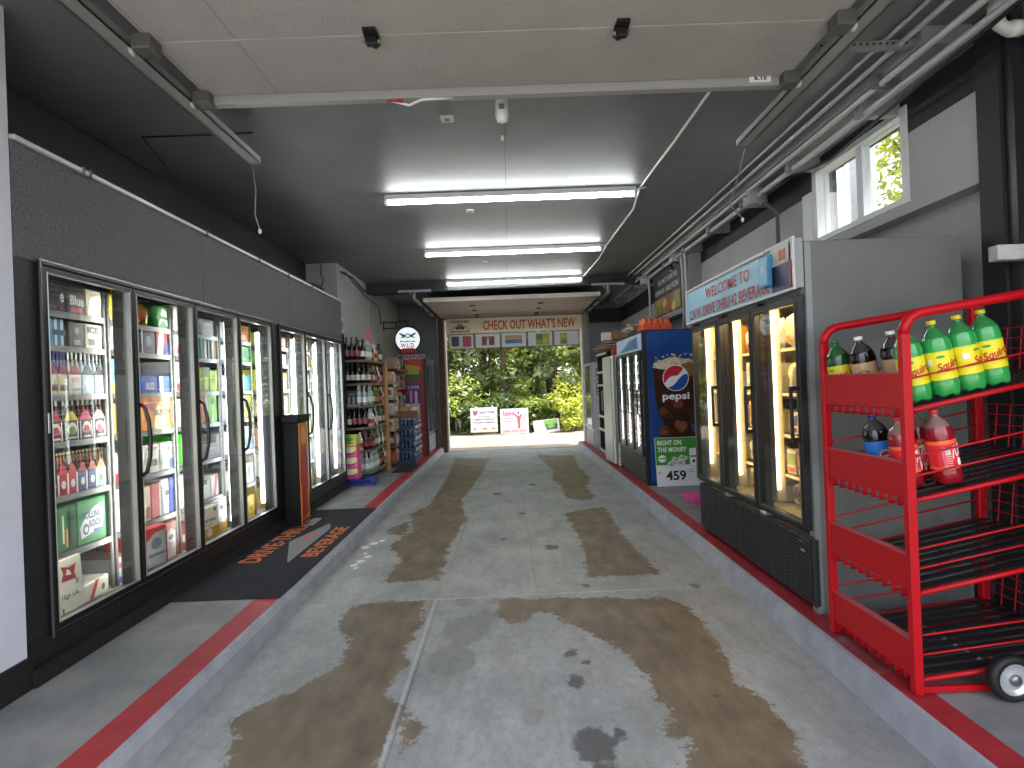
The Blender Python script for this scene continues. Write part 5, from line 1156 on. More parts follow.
# crumpled paper
b = MB(); vs = []; n = 10
for i in range(n):
    for j in range(n):
        a = 2*PI*i/n; p_ = PI*(j+.5)/n; r_ = 1+.3*math.sin(5*a+3*p_)+.2*math.sin(9*p_+a*4); vs.append((1.80+.12*r_*math.sin(p_)*math.cos(a), 7.95+.2*r_*math.sin(p_)*math.sin(a), 2.155+.075*r_*math.cos(p_)))
b.add(vs, [(i*n+j, ((i+1) % n)*n+j, ((i+1) % n)*n+j+1, i*n+j+1) for i in range(n) for j in range(n-1)], noisy('crumpled_wrap', '#8a6f5e', '#c2b8b0', 9, 4, .6, .3, 20)); tag(b.build('crumpled_bag'), 'crumpled tan and white bag on top of the blue-sided cooler behind the orange pack', 'bag')
# white door standing ajar beyond the cooler
t = thing('white_cooler', 'narrow white cooler standing right beyond the blue-sided cooler', 'cooler', (1.9, 9.0, .12))
MB().box(1.68, 2.35, 8.70, 9.35, .125, 1.86, M('#c9cac8', .4), bev=.015).build('body', t)
TD = Matrix.Translation((1.665, 8.70, 0)) @ Matrix.Rotation(math.radians(4), 4, 'Z')
b = MB(); b.box(-.045, 0, .0, .62, .15, 1.85, M('#d6d7d4', .3), TD, .02); b.box(-.05, -.044, .04, .08, .2, 1.8, M('#8e908f', .3, .5), TD); do = b.build('cooler_door', t)
b = MB(); b.tube([TD @ Vector((-.05, .57, 1.3)), TD @ Vector((-.08, .57, 1.28)), TD @ Vector((-.08, .57, .98)), TD @ Vector((-.05, .57, .96))], .01, M('#8e908f', .3, .5), 6); b.build('handle', do)
b = MB()
for z in (.3, 1.75): b.box(1.655, 1.675, 8.675, 8.70, z-.03, z+.03, M('#7d2a2a', .4))
tag(MB().box(1.66, 1.85, 8.74, 8.95, 1.865, 1.99, M('#a8242c', .4), bev=.02).build('red_bag'), 'red packet on top of the white cooler under the cardboard sheets', 'packet')
# cardboard stack and boxes
cb = noisy('cardboard_edges', '#8e7a63', '#b3a28c', 4, 4, .8, .1, 40)
for i, (x0, y0, z, a, l) in enumerate(((1.50, 9.0, 1.995, -.1, 'lowest of the flattened cardboard sheets lying over the white cooler'), (1.48, 9.02, 2.035, .06, 'middle one of the flattened cardboard sheets over the white cooler'), (1.56, 8.98, 2.075, -.04, 'topmost of the flattened cardboard sheets over the white cooler'))):
    T1 = Matrix.Translation((1.9, 9.3, z)) @ Matrix.Rotation(a, 4, 'Z') @ Matrix.Rotation(-.06, 4, 'Y')
    b = MB(); b.box(-.42+.04*i, .40, -.5, .45, 0, .014, cb, T1); tag(b.build('cardboard_sheet'), l, 'cardboard', 'flattened cardboard sheets')
t = thing('carton', 'brown carton with a white label resting on the cardboard sheets', 'carton', (1.9, 9.3, 2.12))
MB().box(1.74, 2.10, 9.2, 9.5, 2.135, 2.265, noisy('carton_brown', '#7d5f47', '#8f7054', 4, 4, .8, .1, 40), bev=.006).build('box', t); MB().box(1.60, 1.75, 9.25, 9.45, 2.13, 2.26, M('#c9c6c0', .5), bev=.004).build('label_panel', t)
# black shelving beyond
BX0, BX1, BY0, BY1 = 1.76, 2.35, 9.75, 10.9
t = thing('open_shelving', 'black open shelving unit between the white cooler and the far right fridge', 'shelving', (2.05, 10.3, .12))
b = MB(); b.box(BX1-.03, BX1, BY0, BY1, .125, 1.98, BLACKM); b.build('back_panel', t)
for y in (BY0, BY1-.03): MB().box(BX0, BX1, y, y+.03, .125, 1.98, BLACKM).build('side_panel', t)
for z in (.16, .55, .80, 1.38, 1.62, 1.95):
    b = MB(); b.box(BX0-.02, BX1-.03, BY0+.03, BY1-.03, z-.012, z+.012, M('#2b2c2e', .5)); b.box(BX0-.03, BX0-.018, BY0+.03, BY1-.03, z-.02, z+.02, M('#cfd0cc', .4)); b.build('shelf', t)
st_ = [(.172, .24, .3, '#a88a63', 'tan box on the bottom black shelf'), (.562, .18, .28, '#6a4a35', 'brown box on the low black shelf'), (.812, .22, .12, '#6b8a80', 'grey-green jug on the middle black shelf'), (.812, .26, .1, '#7d5a4a', 'brown bottle on the middle black shelf'), (1.392, .13, .16, '#8a3f35', 'dull red jar on the upper black shelf'), (1.632, .1, .25, '#5c6a4a', 'olive packet on the top black shelf')]
for i, (z, h, w_, c_, l) in enumerate(st_):
    y = BY0+.1+(i % 2)*.4
    if w_ < .2: b = MB(); b.lathe(bottle_prof(h, w_*.42), M(c_, .3), 12, c=(BX0+.1, y+.08, z)); tag(b.build('jar' if 'jar' in l else 'bottle'), l, 'container')
    else: b = MB(); b.box(BX0+.02, BX0+.3, y, y+w_, z, z+h, M(c_, .7), bev=.005); b.box(BX0+.019, BX0+.0195, y+.05, y+w_-.08, z+.03, z+h-.05, M('#d6c9b0', .6)); tag(b.build('box'), l, 'box')
# far right fridge at the exit
t = thing('upright_fridge', 'slim white upright fridge with a louvred foot at the right of the exit', 'fridge', (1.9, 11.6, .12))
MB().box(1.70, 2.3, 11.25, 12.3, .125, 1.85, M('#c4c7c8', .4), bev=.015).build('body', t)
b = MB(); fr4(b, 1.665, 1.70, 11.27, 12.28, .50, 1.84, .05, M('#b9bcbd', .35, .3)); do = b.build('fridge_door', t)
MB().box(1.68, 1.685, 11.32, 12.23, .55, 1.79, M('#30363a', .15, coat=.5)).build('glass', do)
b = MB(); 
for k in range(6): b.box(1.68, 1.70, 11.3, 12.25, .16+k*.05, .185+k*.05, M('#8d8f90', .35, .4), bev=.003)
b.build('louvred_grille', t)
b = MB(); b.box(1.70, 2.28, 11.244, 11.249, .2, 1.8, M('#d3d5d6', .4)); b.text('ICE COLD', (1.80, 11.244, 1.45), (0, 0, -1), (1, 0, 0), .55, .07, M('#3c3e42', .5), .003); b.build('side_print', t)

# menu board on the wall
t = thing('menu_board', 'black pizza menu board with two lines of white lettering on the right wall', 'menu board', (2.38, 8.2, 2.4))
x = 2.42; y0, y1 = 7.68, 9.05
b = MB(); b.box(x, x+.03, y0, y1, 2.44, 3.10, M('#242427', .5), bev=.004); b.build('board', t)
b = MB(); b.box(x-.003, x, y0+.02, y1-.02, 2.45, 2.70, noisy('food_photo', '#7a5a3c', '#b3a95a', 6, 5, .5, .02, 10, c3='#8d6a44')); 
for k, (yy, zz_, c_) in enumerate(((7.85, 2.58, '#8fa03a'), (8.15, 2.55, '#a8502e'), (8.45, 2.6, '#c9b45a'), (8.75, 2.55, '#6a8a3a'), (8.35, 2.5, '#b5402e'), (8.0, 2.5, '#d6c27a'))): b.disc((x-.003, yy, zz_), (0, -1, 0), (0, 0, 1), .1, .07, M(c_, .5), .002+.0002*k, n=12)
b.build('picture', t)
b = MB(); gl = M('#c9c7c0', .5); b.text('WELCOME TO DRIVE THRU', (x, 8.3, 2.94), (0, -1, 0), (0, 0, 1), 1.0, .075, gl, .003); b.text('BEVERAGE  LARGE PIZZAS', (x, 8.35, 2.80), (0, -1, 0), (0, 0, 1), 1.2, .075, gl, .003); b.build('lettering', t)
b = MB(); b.tube([(2.40, 7.66, 3.02), (2.33, 7.66, 3.06), (2.30, 7.66, 3.0)], .008, BLACK, 6); b.lathe([(.03, -.06), (.02, 0)], M('#1c1c1e', .3), 12, c=(2.30, 7.66, 3.0)); b.lathe([(.025, -.07), (.02, -.06)], M('#e6e6e2', .3), 12, c=(2.30, 7.66, 3.0))
tag(b.build('wall_spotlight'), 'small black spotlight at the near top corner of the menu board', 'spotlight')
MB().box(2.44, 2.6, 7.62, 9.1, 2.36, 2.45, GREYP).build('trim_4')['kind'] = 'structure'
# ================================================================== LEFT SIDEWALK BEYOND THE COOLER
MATM = noisy('dark_mat_pile', '#17181d', '#24252c', 30, 5, .95, .6, 160)
t = thing('floor_mat', 'large dark entrance mat with orange letters and a grey house emblem by the walk-in cooler', 'mat', (-1.92, 5.0, .12))
b = MB(); b.box(-2.26, -1.535, 3.66, 6.32, .121, .13, MATM, bev=.003); b.build('mat', t)
MO = M('#b5653c', .95); MG = M('#77787a', .95)
b = MB(); b.text('DRIVE-THRU', (-2.10, 5.0, .13), (0, 1, 0), (-1, 0, 0), 1.16, .17, MO, .002); b.build('lettering', t); b = MB(); b.text('BEVERAGE', (-1.66, 5.0, .13), (0, 1, 0), (-1, 0, 0), .95, .14, MO, .002); b.build('lettering', t)
b = MB(); b.art((-1.87, 5.0, .13), (0, 1, 0), (-1, 0, 0), [(-.62, -.10), (.42, -.10), (.62, -.04), (.62, -.02), (.0, .13), (-.55, -.07)], MG, .002); b.text('42', (-1.87, 5.15, .13), (0, 1, 0), (-1, 0, 0), .3, .09, MO, .004) if '42' in _txt else b.text('DRIVE THRU', (-1.87, 5.05, .13), (0, 1, 0), (-1, 0, 0), .34, .06, M('#8a6a52', .95), .004); b.build('emblem', t)
MB().box(-2.02, -1.90, 5.80, 6.0, .131, .137, MG, bev=.002).build('door_stop', t) if False else None
t = thing('small_mat', 'small black rubber mat on the sidewalk beside the blue water packs', 'mat', (-1.72, 9.5, .12))
MB().box(-1.92, -1.60, 8.95, 9.9, .121, .129, M('#1a1b1e', .9, bump=(80, .5)), bev=.003).build('mat', t)
# slim black bin with picture
t = thing('display_column', 'slim black column bin with an orange picture strip beside the walk-in cooler', 'bin', (-2.2, 5.85, .12))
b = MB(); b.box(-2.255, -2.10, 5.56, 5.80, .132, 1.16, M('#0b0c0e', .6, spec=.2), bev=.008); b.build('body', t)
b = MB(); b.box(-2.265, -2.075, 5.54, 5.84, 1.155, 1.235, M('#0b0c0e', .55, spec=.2), bev=.01); b.build('cap', t)
b = MB(); X = -2.0995; PO = M('#c9772e', .5)
b.box(-2.10, -2.094, 5.575, 5.80, .14, 1.15, PO); Fc = (-2.094, 5.69, .64)
b.disc(Fc, (0, 1, 0), (0, 0, 1), .07, .1, M('#d8a05a', .5), .002, ctr=(0, .38)); b.art(Fc, (0, 1, 0), (0, 0, 1), [(-.1, -.1), (.05, -.2), (.1, .1), (.03, .3), (-.08, .28)], M('#b8404a', .5), .003); b.art(Fc, (0, 1, 0), (0, 0, 1), [(-.08, -.45), (.08, -.4), (.02, -.12), (-.07, -.15)], M('#a3301f', .5), .003); b.art(Fc, (0, 1, 0), (0, 0, 1), [(-.1, -.48), (.1, -.48), (.1, -.46), (-.1, -.46)], M('#2a1c14', .5), .004); b.build('picture', t)
b = MB(); b.box(-2.08, -1.99, 5.58, 5.86, .131, .14, M('#6a6c6c', .6)); b.build('foot_plate', t)

# ---- wine shelving
WOODE = noisy('raw_pine', '#a87848', '#c79a66', 3, 5, .7, .1, 30, (8, 8, .8)); SHW = noisy('shelf_wood', '#5c5448', '#857a68', 4, 5, .6, .1, 30, (1, 8, 8))
t = thing('wine_shelving', 'tall black shelving with pine end boards full of wine bottles against the grey wall', 'shelving', (-2.2, 8.8, .12))
WZ = [1.905, 1.56, 1.235, .915, .58, .255]; wx0, wx1, wy0_, wy1_ = -2.395, -2.03, 8.15, 9.35
for (x, y) in ((wx0+.02, wy0_+.0), (wx0+.02, wy1_)): MB().box(x-.02, x+.02, y-.015, y+.015, .122, 2.28 if y < 9 else 2.0, BLACKM).build('upright', t)
for z in WZ:
    b = MB(); b.prism([(wx0, wy0_), (wx1-.12, wy0_), (wx1, wy0_+.16), (wx1, wy1_), (wx0, wy1_)], 'z', z-.032, z, SHW)
    b.build('shelf', t)
b = MB(); b.box(wx0, wx1+.02, wy1_, wy1_+.04, .122, 1.93, WOODE); b.build('end_board', t)
b = MB(); b.box(wx1-.02, wx1+.02, wy1_-.10, wy1_, .122, 1.93, WOODE, bev=.003); b.build('end_board', t)
b = MB(); b.box(wx0, wx0+.012, wy0_, wy1_, .122, 2.0, M('#2b2c2f', .7)); b.build('back_panel', t)
kinds = {}
def wine(kind, label, loc, group):
    spec = {'dark': ('#14110f', '#1d1512', '#d8d4c8', .30, .038), 'red': ('#3a0f14', '#6a1f22', '#8a3f3f', .30, .038), 'clear': ('#9fb0ab', '#c9cfcc', '#dfe3e0', .29, .040), 'amber': ('#5a2c14', '#c9a24c', '#b5843c', .27, .044), 'green': ('#26412c', '#3a6a4a', '#c9cbb0', .30, .038), 'white': ('#c9cbc8', '#e6e6e2', '#a8342e', .26, .045), 'plain': ('#100e0f', '#3a2224', '#9a5a62', .33, .037)}[kind]
    if kind not in kinds:
        h, r = spec[3], spec[4]
        q = bottle_mb(h, r, spec[0], spec[1], spec[2], 12, lz=(.16, .42), neckc=spec[1]).build('wine_bottle', None, world=False)
        tag(q, label, 'bottle', group); kinds[kind] = q
    else:
        q = kinds[kind].copy(); COL.objects.link(q); q['label'] = label; q['group'] = group; _labels.setdefault(label, []).append((q.name, group))
    q.location = loc; q.rotation_euler = (0, 0, random.random()*.8)
    return q
rowk = [['plain', 'plain', 'plain', 'dark', 'clear', 'clear', 'amber', 'white', 'white', 'amber', 'dark', 'green'],
        ['dark', 'dark', 'dark', 'dark', 'dark', 'red', 'dark', 'amber', 'red', 'white', 'dark', 'red'],
        ['', '', 'clear', 'clear', 'clear', 'clear', 'green', 'amber', 'amber', 'red', 'amber', 'white'],
        ['dark', 'plain', 'plain', 'plain', 'white', 'white', 'dark', 'clear', 'green', 'dark', 'amber', 'dark'],
        ['', '', 'white', 'red', 'red', 'amber', 'green', 'green', 'clear', 'red', 'clear', 'amber'],
        ['', '', 'clear', 'clear', 'clear', 'clear', 'clear', 'clear', 'amber', 'red', 'red', 'white']]
KN = {'plain': 'tall dark wine bottle', 'dark': 'dark wine bottle with pale label', 'clear': 'clear bottle', 'amber': 'amber liquor bottle', 'white': 'white-topped bottle with red label', 'red': 'deep red wine bottle', 'green': 'green wine bottle'}
WSN = ['top', 'second', 'third', 'fourth', 'fifth', 'lowest']
for si, z in enumerate(WZ):
    for j, kd in enumerate(rowk[si]):
        if not kd: continue
        if j < 4: p = (-2.34+j*.075 if j < 3 else -2.12, 8.20 if j < 3 else 8.26)
        else: p = (-2.085, 8.26+(j-3)*.118)
        wine(kd, f'{KN[kd]}, {ORD[j]} from the near end, on the {WSN[si]} wine shelf', (p[0], p[1], z+.001), 'bottles on the wine shelving')
    # second row further in
    for j in range(7):
        kd = rowk[si][(j*5+3) % 12] or 'dark'
        wine(kd, f'{KN[kd]} in the back row, {ORD[j]} along the {WSN[si]} wine shelf', (-2.2, 8.33+j*.145, z+.001), 'bottles in the back row of the wine shelving')
o = case('bottle_carton', 'grey gift carton with bottle pictures at the near end of the third wine shelf', 'carton', 0, 0, .15, 1.236, .22, '#3f464b', [R_('#9aa3a8', -.35, -.15, -.4, .1), R_('#aab2b6', .1, .3, -.4, .1), R_('#8a9298', -.3, .3, .2, .3), R_('#c9ccca', -.5, .5, -.5, -.44)], depth=.12)
o.rotation_euler = (0, 0, -PI/2); o.location = (-2.28, 8.16, 1.236)
case('bottle_carton', 'white carton between dark bottles on the fourth wine shelf', 'carton', -2.05, 8.62, 8.78, .916, .15, '#d8d6cc', [O_('#3c3c3c', 0, 0, .25, .3)], depth=.08)
t = thing('gift_display', 'pink and yellow card display standing on the top wine shelf', 'display', (-2.2, 9.0, 1.91))
b = MB(); b.box(-2.25, -2.15, 8.98, 9.0, 2.20, 2.42, M('#d9878f', .5)); b.box(-2.21, -2.19, 8.985, 8.995, 1.906, 2.2, M('#8a8a80', .5)); b.build('card', t); MB().box(-2.26, -2.14, 8.96, 9.02, 2.10, 2.20, M('#c9a93c', .5), bev=.006).build('tray', t)
# stack of drink cases on blue crates before the wine shelves
BC = M('#27408f', .45, name='blue_crate')
for i in range(3):
    b = MB(); x0 = -2.39+i*.0; y0 = 7.86; 
    xa_, xb_ = -2.385+i*.155, -2.385+(i+1)*.155-.006
    b.box(xa_, xb_, 7.86, 8.10, .122, .135, BC)
    for (p0, p1, q0, q1) in ((xa_, xb_, 7.86, 7.872), (xa_, xb_, 8.088, 8.10), (xa_, xa_+.01, 7.86, 8.10), (xb_-.01, xb_, 7.86, 8.10)): b.box(p0, p1, q0, q1, .135, .15, BC); b.box(p0, p1, q0, q1, .195, .215, BC)
    for k in range(4): b.box(xa_+.004+k*.045, xa_+.012+k*.045, 7.86, 7.872, .15, .195, BC)
    for k in range(5): b.box(xb_-.01, xb_, 7.865+k*.05, 7.875+k*.05, .15, .195, BC)
    tag(b.build('bottle_crate'), f'blue plastic crate on the sidewalk, {ORD[i]} from the wall in front of the wine shelving', 'crate', 'blue crates before the wine shelving')
bx = [('#c9c94a', '#8fae4c', 'yellow-green drink case, topmost of the stack on the blue crates'), ('#d65a8c', '#d8c85a', 'pink drink case, second from the top of the stack on blue crates'), ('#e0659a', '#e3d88a', 'pink drink case, third from the top of the stack on blue crates'), ('#d84f88', '#e6d97a', 'pink drink case, lowest of the stack on the blue crates')]
for i, (c1, c2, l) in enumerate(bx):
    z = .217+(3-i)*.155
    o = case('drink_case', l, 'case', 0, 0, .21, z, .15, c1, [R_(c2, -.46, .46, .05, .46), O_('#e6ddd0' if i else '#5f8a3c', 0, .1, .3, .22), R_('#9a3f5c' if i else '#7a8a2c', -.3, .3, -.3, -.15)], depth=.20)
    o.rotation_euler = (0, 0, -PI/2); o.location = (-2.265+.005*i, 7.87, z)
# snack tower
def snackbag(name, label, loc, w, h, c, c2, rz=0, cat='snack bag', group=None):
    o = bag(name, label, cat, loc, w, .05, h, c, [(c2, -.35, .35, .35, .75)], rz); 
    if group: o['group'] = group
    return o
t = thing('snack_rack', 'wire snack rack with clear bins beside the wine shelving', 'rack', (-2.0, 9.75, .12))
for (x, y) in ((-2.25, 9.55), (-1.95, 9.55), (-2.25, 9.9), (-1.95, 9.9)): 
    b = MB(); b.tube([(x, y, .122), (x, y, 1.72)], .008, WIRE, 6); b.build('post', t)
for k in range(6):
    z = .2+k*.27; b = MB(); b.box(-2.25, -1.95, 9.55, 9.9, z-.006, z, WIRE)
    for q in (z+.05, z+.10): b.tube([(-2.25, 9.55, q), (-1.95, 9.55, q), (-1.95, 9.9, q), (-2.25, 9.9, q)], .003, WIRE, 5, closed=True)
    b.build('basket', t)
sc_ = ['#b9b3aa', '#8a3a2e', '#c9c4bc', '#a34a35', '#d0a070', '#6a2a22', '#c5602e', '#d8d0c0', '#b5562c']
for k in range(6):
    for j in range(4):
        x, y, rz = ((-2.17, 9.585, PI/2), (-2.03, 9.585, PI/2), (-1.98, 9.66, PI), (-1.98, 9.80, PI))[j]
        snackbag('snack_bag', f'{("first", "second", "third", "fourth")[j]} snack bag round basket {("one", "two", "three", "four", "five", "six")[k]} up the wire snack rack', (x, y, .2+k*.27+.002), .13, .21, sc_[(k*2+j*3) % 9], sc_[(k+j*2+4) % 9], rz, group='bags in the wire snack rack')
# red shelving of bottles up to the red fridge
t = thing('snack_shelving', 'red-edged shelving with dark goods between the wine shelving and the red fridge', 'shelving', (-2.15, 10.3, .12))
b = MB(); b.box(-2.39, -2.37, 9.95, 11.0, .122, 2.0, M('#2a2b2e', .6)); b.build('back_panel', t)
for z in (.35, .75, 1.12, 1.48, 1.82): b = MB(); b.box(-2.37, -1.98, 9.96, 11.0, z-.02, z, M('#2c2d30', .6)); b.box(-1.985, -1.97, 9.96, 11.0, z-.03, z+.005, M('#a01f30', .45)); b.build('shelf', t)
gc = ['#3c4a35', '#6a2f28', '#c2b8a8', '#2b3540', '#7d6a4a', '#a08a80', '#39402c']; gn = ['dark green', 'maroon', 'cream', 'slate', 'olive brown', 'mauve', 'moss']
for si, z in enumerate((.35, .75, 1.12, 1.48, 1.82)):
    for j in range(6):
        ci = (si*3+j*2) % 7; y = 10.0+j*.165; hh = .16+.05*((si+j) % 3)
        if (si+j) % 2: snackbag('snack_bag', f'{gn[ci]} snack bag, {ORD[j]} along the {("lowest", "second", "third", "fourth", "top")[si]} red-edged shelf', (-2.03, y+.07, z+.002), .15, hh, gc[ci], gc[(ci+2) % 7], PI, group='goods on the red-edged shelving')
        else:
            o = case('snack_box', f'{gn[ci]} box, {ORD[j]} along the {("lowest", "second", "third", "fourth", "top")[si]} red-edged shelf', 'box', -2.0, y, y+.14, z+.002, hh, gc[ci], [R_(gc[(ci+3) % 7], -.3, .3, -.2, .3)], depth=.18, group='goods on the red-edged shelving')
# red fridge by the exit
t = thing('red_fridge', 'red glass-door fridge with purple and yellow pictures on its side, left of the exit', 'fridge', (-1.95, 11.8, .12))
RF = M('#a51f2e', .4)
b = MB(); b.box(-2.36, -1.64, 11.1, 11.14, .122, 2.03, RF); b.build('side_panel', t)
b = MB(); b.box(-2.36, -1.66, 11.14, 12.4, .122, 2.03, M('#1b1c1e', .4), bev=.01); b.build('body', t)
b = MB(); b.box(-1.665, -1.60, 11.08, 11.16, .122, 2.05, BLACK, bev=.006); b.box(-1.665, -1.60, 12.34, 12.42, .122, 2.05, BLACK, bev=.006); b.box(-1.665, -1.61, 11.16, 12.34, 1.95, 2.05, M('#3a3c3e', .5)); b.build('front_frame', t)
for k in range(2):
    y = 11.16+k*.59; d = MB(); fr4(d, -1.65, -1.615, y+.005, y+.585, .52, 1.94, .04, M('#4a4c4e', .4, .4)); do = d.build('fridge_door', t)
    MB().box(-1.64, -1.635, y+.045, y+.545, .56, 1.9, M('#3d4a46', .1, coat=.6)).build('glass', do)
    h = MB(); h.box(-1.61, -1.59, y+.02, y+.035, 1.0, 1.3, BLACK, bev=.003); h.build('handle', do)
b = MB()
for k in range(7): b.box(-1.66, -1.625, 11.18, 12.32, .15+k*.05, .178+k*.05, M('#a9abaa', .4, .4), bev=.003)
b.build('louvred_grille', t)
b = MB(); Fp = (-2.0, 11.098, 1.1)
b.art(Fp, R1, U1, [(-.34, .70), (.30, .70), (.30, .92), (-.34, .92)], M('#b5402c', .45), .002); b.art(Fp, R1, U1, [(-.25, .62), (.22, .58), (.28, .78), (.0, .84), (-.22, .8)], M('#a8a03a', .45), .003); b.art(Fp, R1, U1, [(-.2, .5), (.3, .5), (.3, .62), (-.15, .66)], M('#3f5a38', .45), .004)
b.art(Fp, R1, U1, [(-.02, -.02), (.28, -.02), (.28, .46), (-.02, .46)], M('#5f2f66', .45), .003); b.text('2 FOR', (-1.87, 11.098, 1.48), R1, U1, .24, .06, M('#d9c3dc', .45), .005); b.art(Fp, R1, U1, [(.05, .08), (.1, .08), (.1, .32), (.05, .32)], M('#b88fc0', .45), .005); b.art(Fp, R1, U1, [(.15, .04), (.2, .04), (.2, .3), (.15, .3)], M('#d8b8d8', .45), .005); b.build('side_picture', t)
# carton lettering row on the fridge top
for i in range(4):
    o = case('cup_sleeve', f'pinkish white packet, {ORD[i]} from the left on top of the red fridge', 'packet', 0, 0, .13, 2.032, .10, '#c9b3be', [R_('#7a4a6a', -.3, .3, -.1, .2)], depth=.12, group='packets on top of the red fridge')
    o.rotation_euler = (0, 0, -PI/2); o.location = (-2.15+i*.15, 11.12, 2.032)
# blue water bottle packs
t0 = None
for i in range(4):
    for j in range(2):
        l = f'blue-tinted water bottle pack, {("lowest", "second", "third", "top")[i]} layer, {("nearer", "farther")[j]} stack before the red fridge'
        loc = (-1.83, 10.20+j*.42, .122+i*.20)
        if t0 is None:
            t0 = thing('water_pack', l, 'water pack', loc, group='water packs before the red fridge')
            w_ = M('#1d3550', .2, coat=.4)
            MB().box(-.14, .14, -.19, .19, 0, .07, M('#223f5e', .3), bev=.008).build('wrap', t0, world=False)
            for a in range(4):
                for c_ in range(3):
                    q = MB(); q.lathe([(.028, 0), (.032, .01), (.032, .12), (.024, .15), (.012, .168), (.012, .18)], M('#2f5878', .15, coat=.5), 8); q.lathe([(.014, .172), (.014, .19)], M('#e3e9ec', .4), 8); q.lathe([(.033, .07), (.033, .11)], M('#1f3f66', .4), 8, cap=False)
                    q.build('bottle', t0, origin=(-.105+a*.07, -.13+c_*.13, .004), world=False)
        else: copy_tree(t0, loc, l)
t = thing('snack_carton', 'open brown carton of snack bags on top of the blue water packs', 'carton', (-1.83, 10.3, .92))
b = MB(); cbm = M('#7d6248', .8)
b.box(-1.98, -1.66, 10.1, 10.5, .925, .94, cbm)
for (p0, p1, q0, q1) in ((-1.98, -1.66, 10.1, 10.112), (-1.98, -1.66, 10.488, 10.5), (-1.98, -1.968, 10.1, 10.5), (-1.672, -1.66, 10.1, 10.5)): b.box(p0, p1, q0, q1, .94, 1.06, cbm)
b.build('box', t)
for i in range(5):
    snackbag('snack_bag', f'{("tan", "red-brown", "cream", "orange", "grey")[i]} snack bag standing in the brown carton on the water packs', (-1.93+i*.055, 10.2+.05*(i % 2), .942), .2, .24, ('#a58a6a', '#8a4a38', '#d6ccb8', '#c2763c', '#9a938a')[i], ('#d8ccb0', '#c9a07a', '#8a7a5a', '#e3d0a0', '#d0ccc4')[i], PI/2+.2*(i-2))
for i in range(6):
    snackbag('hanging_bag', f'{("pale", "silver", "red", "tan", "white", "brown")[i]} chip bag hung at {("knee", "thigh", "waist", "chest", "shoulder", "head")[i]} height on the near side of the red fridge', (-2.22+.0*i, 11.05, .35+i*.27), .22, .25, ('#c9c3ba', '#a9a8a6', '#94382e', '#b08a5c', '#d6d3cc', '#6a4432')[i], ('#8a4a3c', '#5c5a58', '#d8b8a0', '#6a3a2a', '#a33a34', '#c0a070')[i], PI/2)
# round wall sign
t = thing('round_sign', 'round white backlit sign with blue badge and red letters on a wall bracket', 'sign', (-2.0, 11.0, 2.4))
cx, cy, cz = -1.925, 11.0, 2.42; SGN = M('#e8eef2', .4, emit=.55)
TS = Matrix.Translation((cx, cy, cz)) @ Matrix.Rotation(PI/2, 4, 'X')
b = MB(); b.lathe([(.245, -.04), (.26, -.03), (.26, .03), (.245, .04)], BLACK, 36, T=TS); b.build('rim', t)
b = MB(); b.disc((cx, cy-.041, cz), R1, U1, .235, .235, SGN, .001, n=36); b.build('face', t)
b = MB(); bl = M('#3a7da0', .4); c = (cx, cy-.043, cz)
b.disc(c, R1, U1, .05, .05, bl, .001, ctr=(0, .07)); b.disc(c, R1, U1, .03, .03, SGN, .002, ctr=(0, .07))
for s_ in (-1, 1): b.art(c, R1, U1, [(s_*.05, .09), (s_*.15, .13), (s_*.17, .11), (s_*.10, .06), (s_*.16, .02), (s_*.05, .04)], bl, .001)
b.text('Brewhouse', (cx, cy-.043, cz-.035), R1, U1, .30, .05, bl, .002); b.build('badge', t)
b = MB(); RD = M('#c4293a', .4); b.text('W.L.D.', (cx, cy-.044, cz-.12), R1, U1, .28, .085, RD, .003); b.box(cx-.13, cx+.13, cy-.05, cy+.0, cz-.27, cz-.17, RD, bev=.01); b.build('red_lettering', t)
b = MB(); b.box(-2.4, -2.385, 10.97, 11.03, 2.60, 2.80, BLACKM); b.box(-2.385, -1.9, 10.99, 11.01, 2.76, 2.78, BLACKM); b.box(-2.385, -2.15, 10.99, 11.01, 2.64, 2.66, BLACKM); b.box(-2.16, -2.14, 10.99, 11.01, 2.64, 2.78, BLACKM); b.box(-1.935, -1.915, 10.99, 11.01, 2.66, 2.77, BLACKM)
b.prism([(-2.1, 2.84), (-2.02, 2.79), (-1.95, 2.84), (-1.95, 2.78), (-2.1, 2.78)], 'y', 10.99, 11.01, BLACKM); b.build('bracket', t)
# silver conduit on the far left corner
b = MB(); b.tube([(-2.385, 10.0, .13), (-2.385, 10.0, 3.1)], .012, CG, 8); tag(b.build('conduit'), 'thin grey conduit running up the left wall behind the snack shelving', 'conduit')

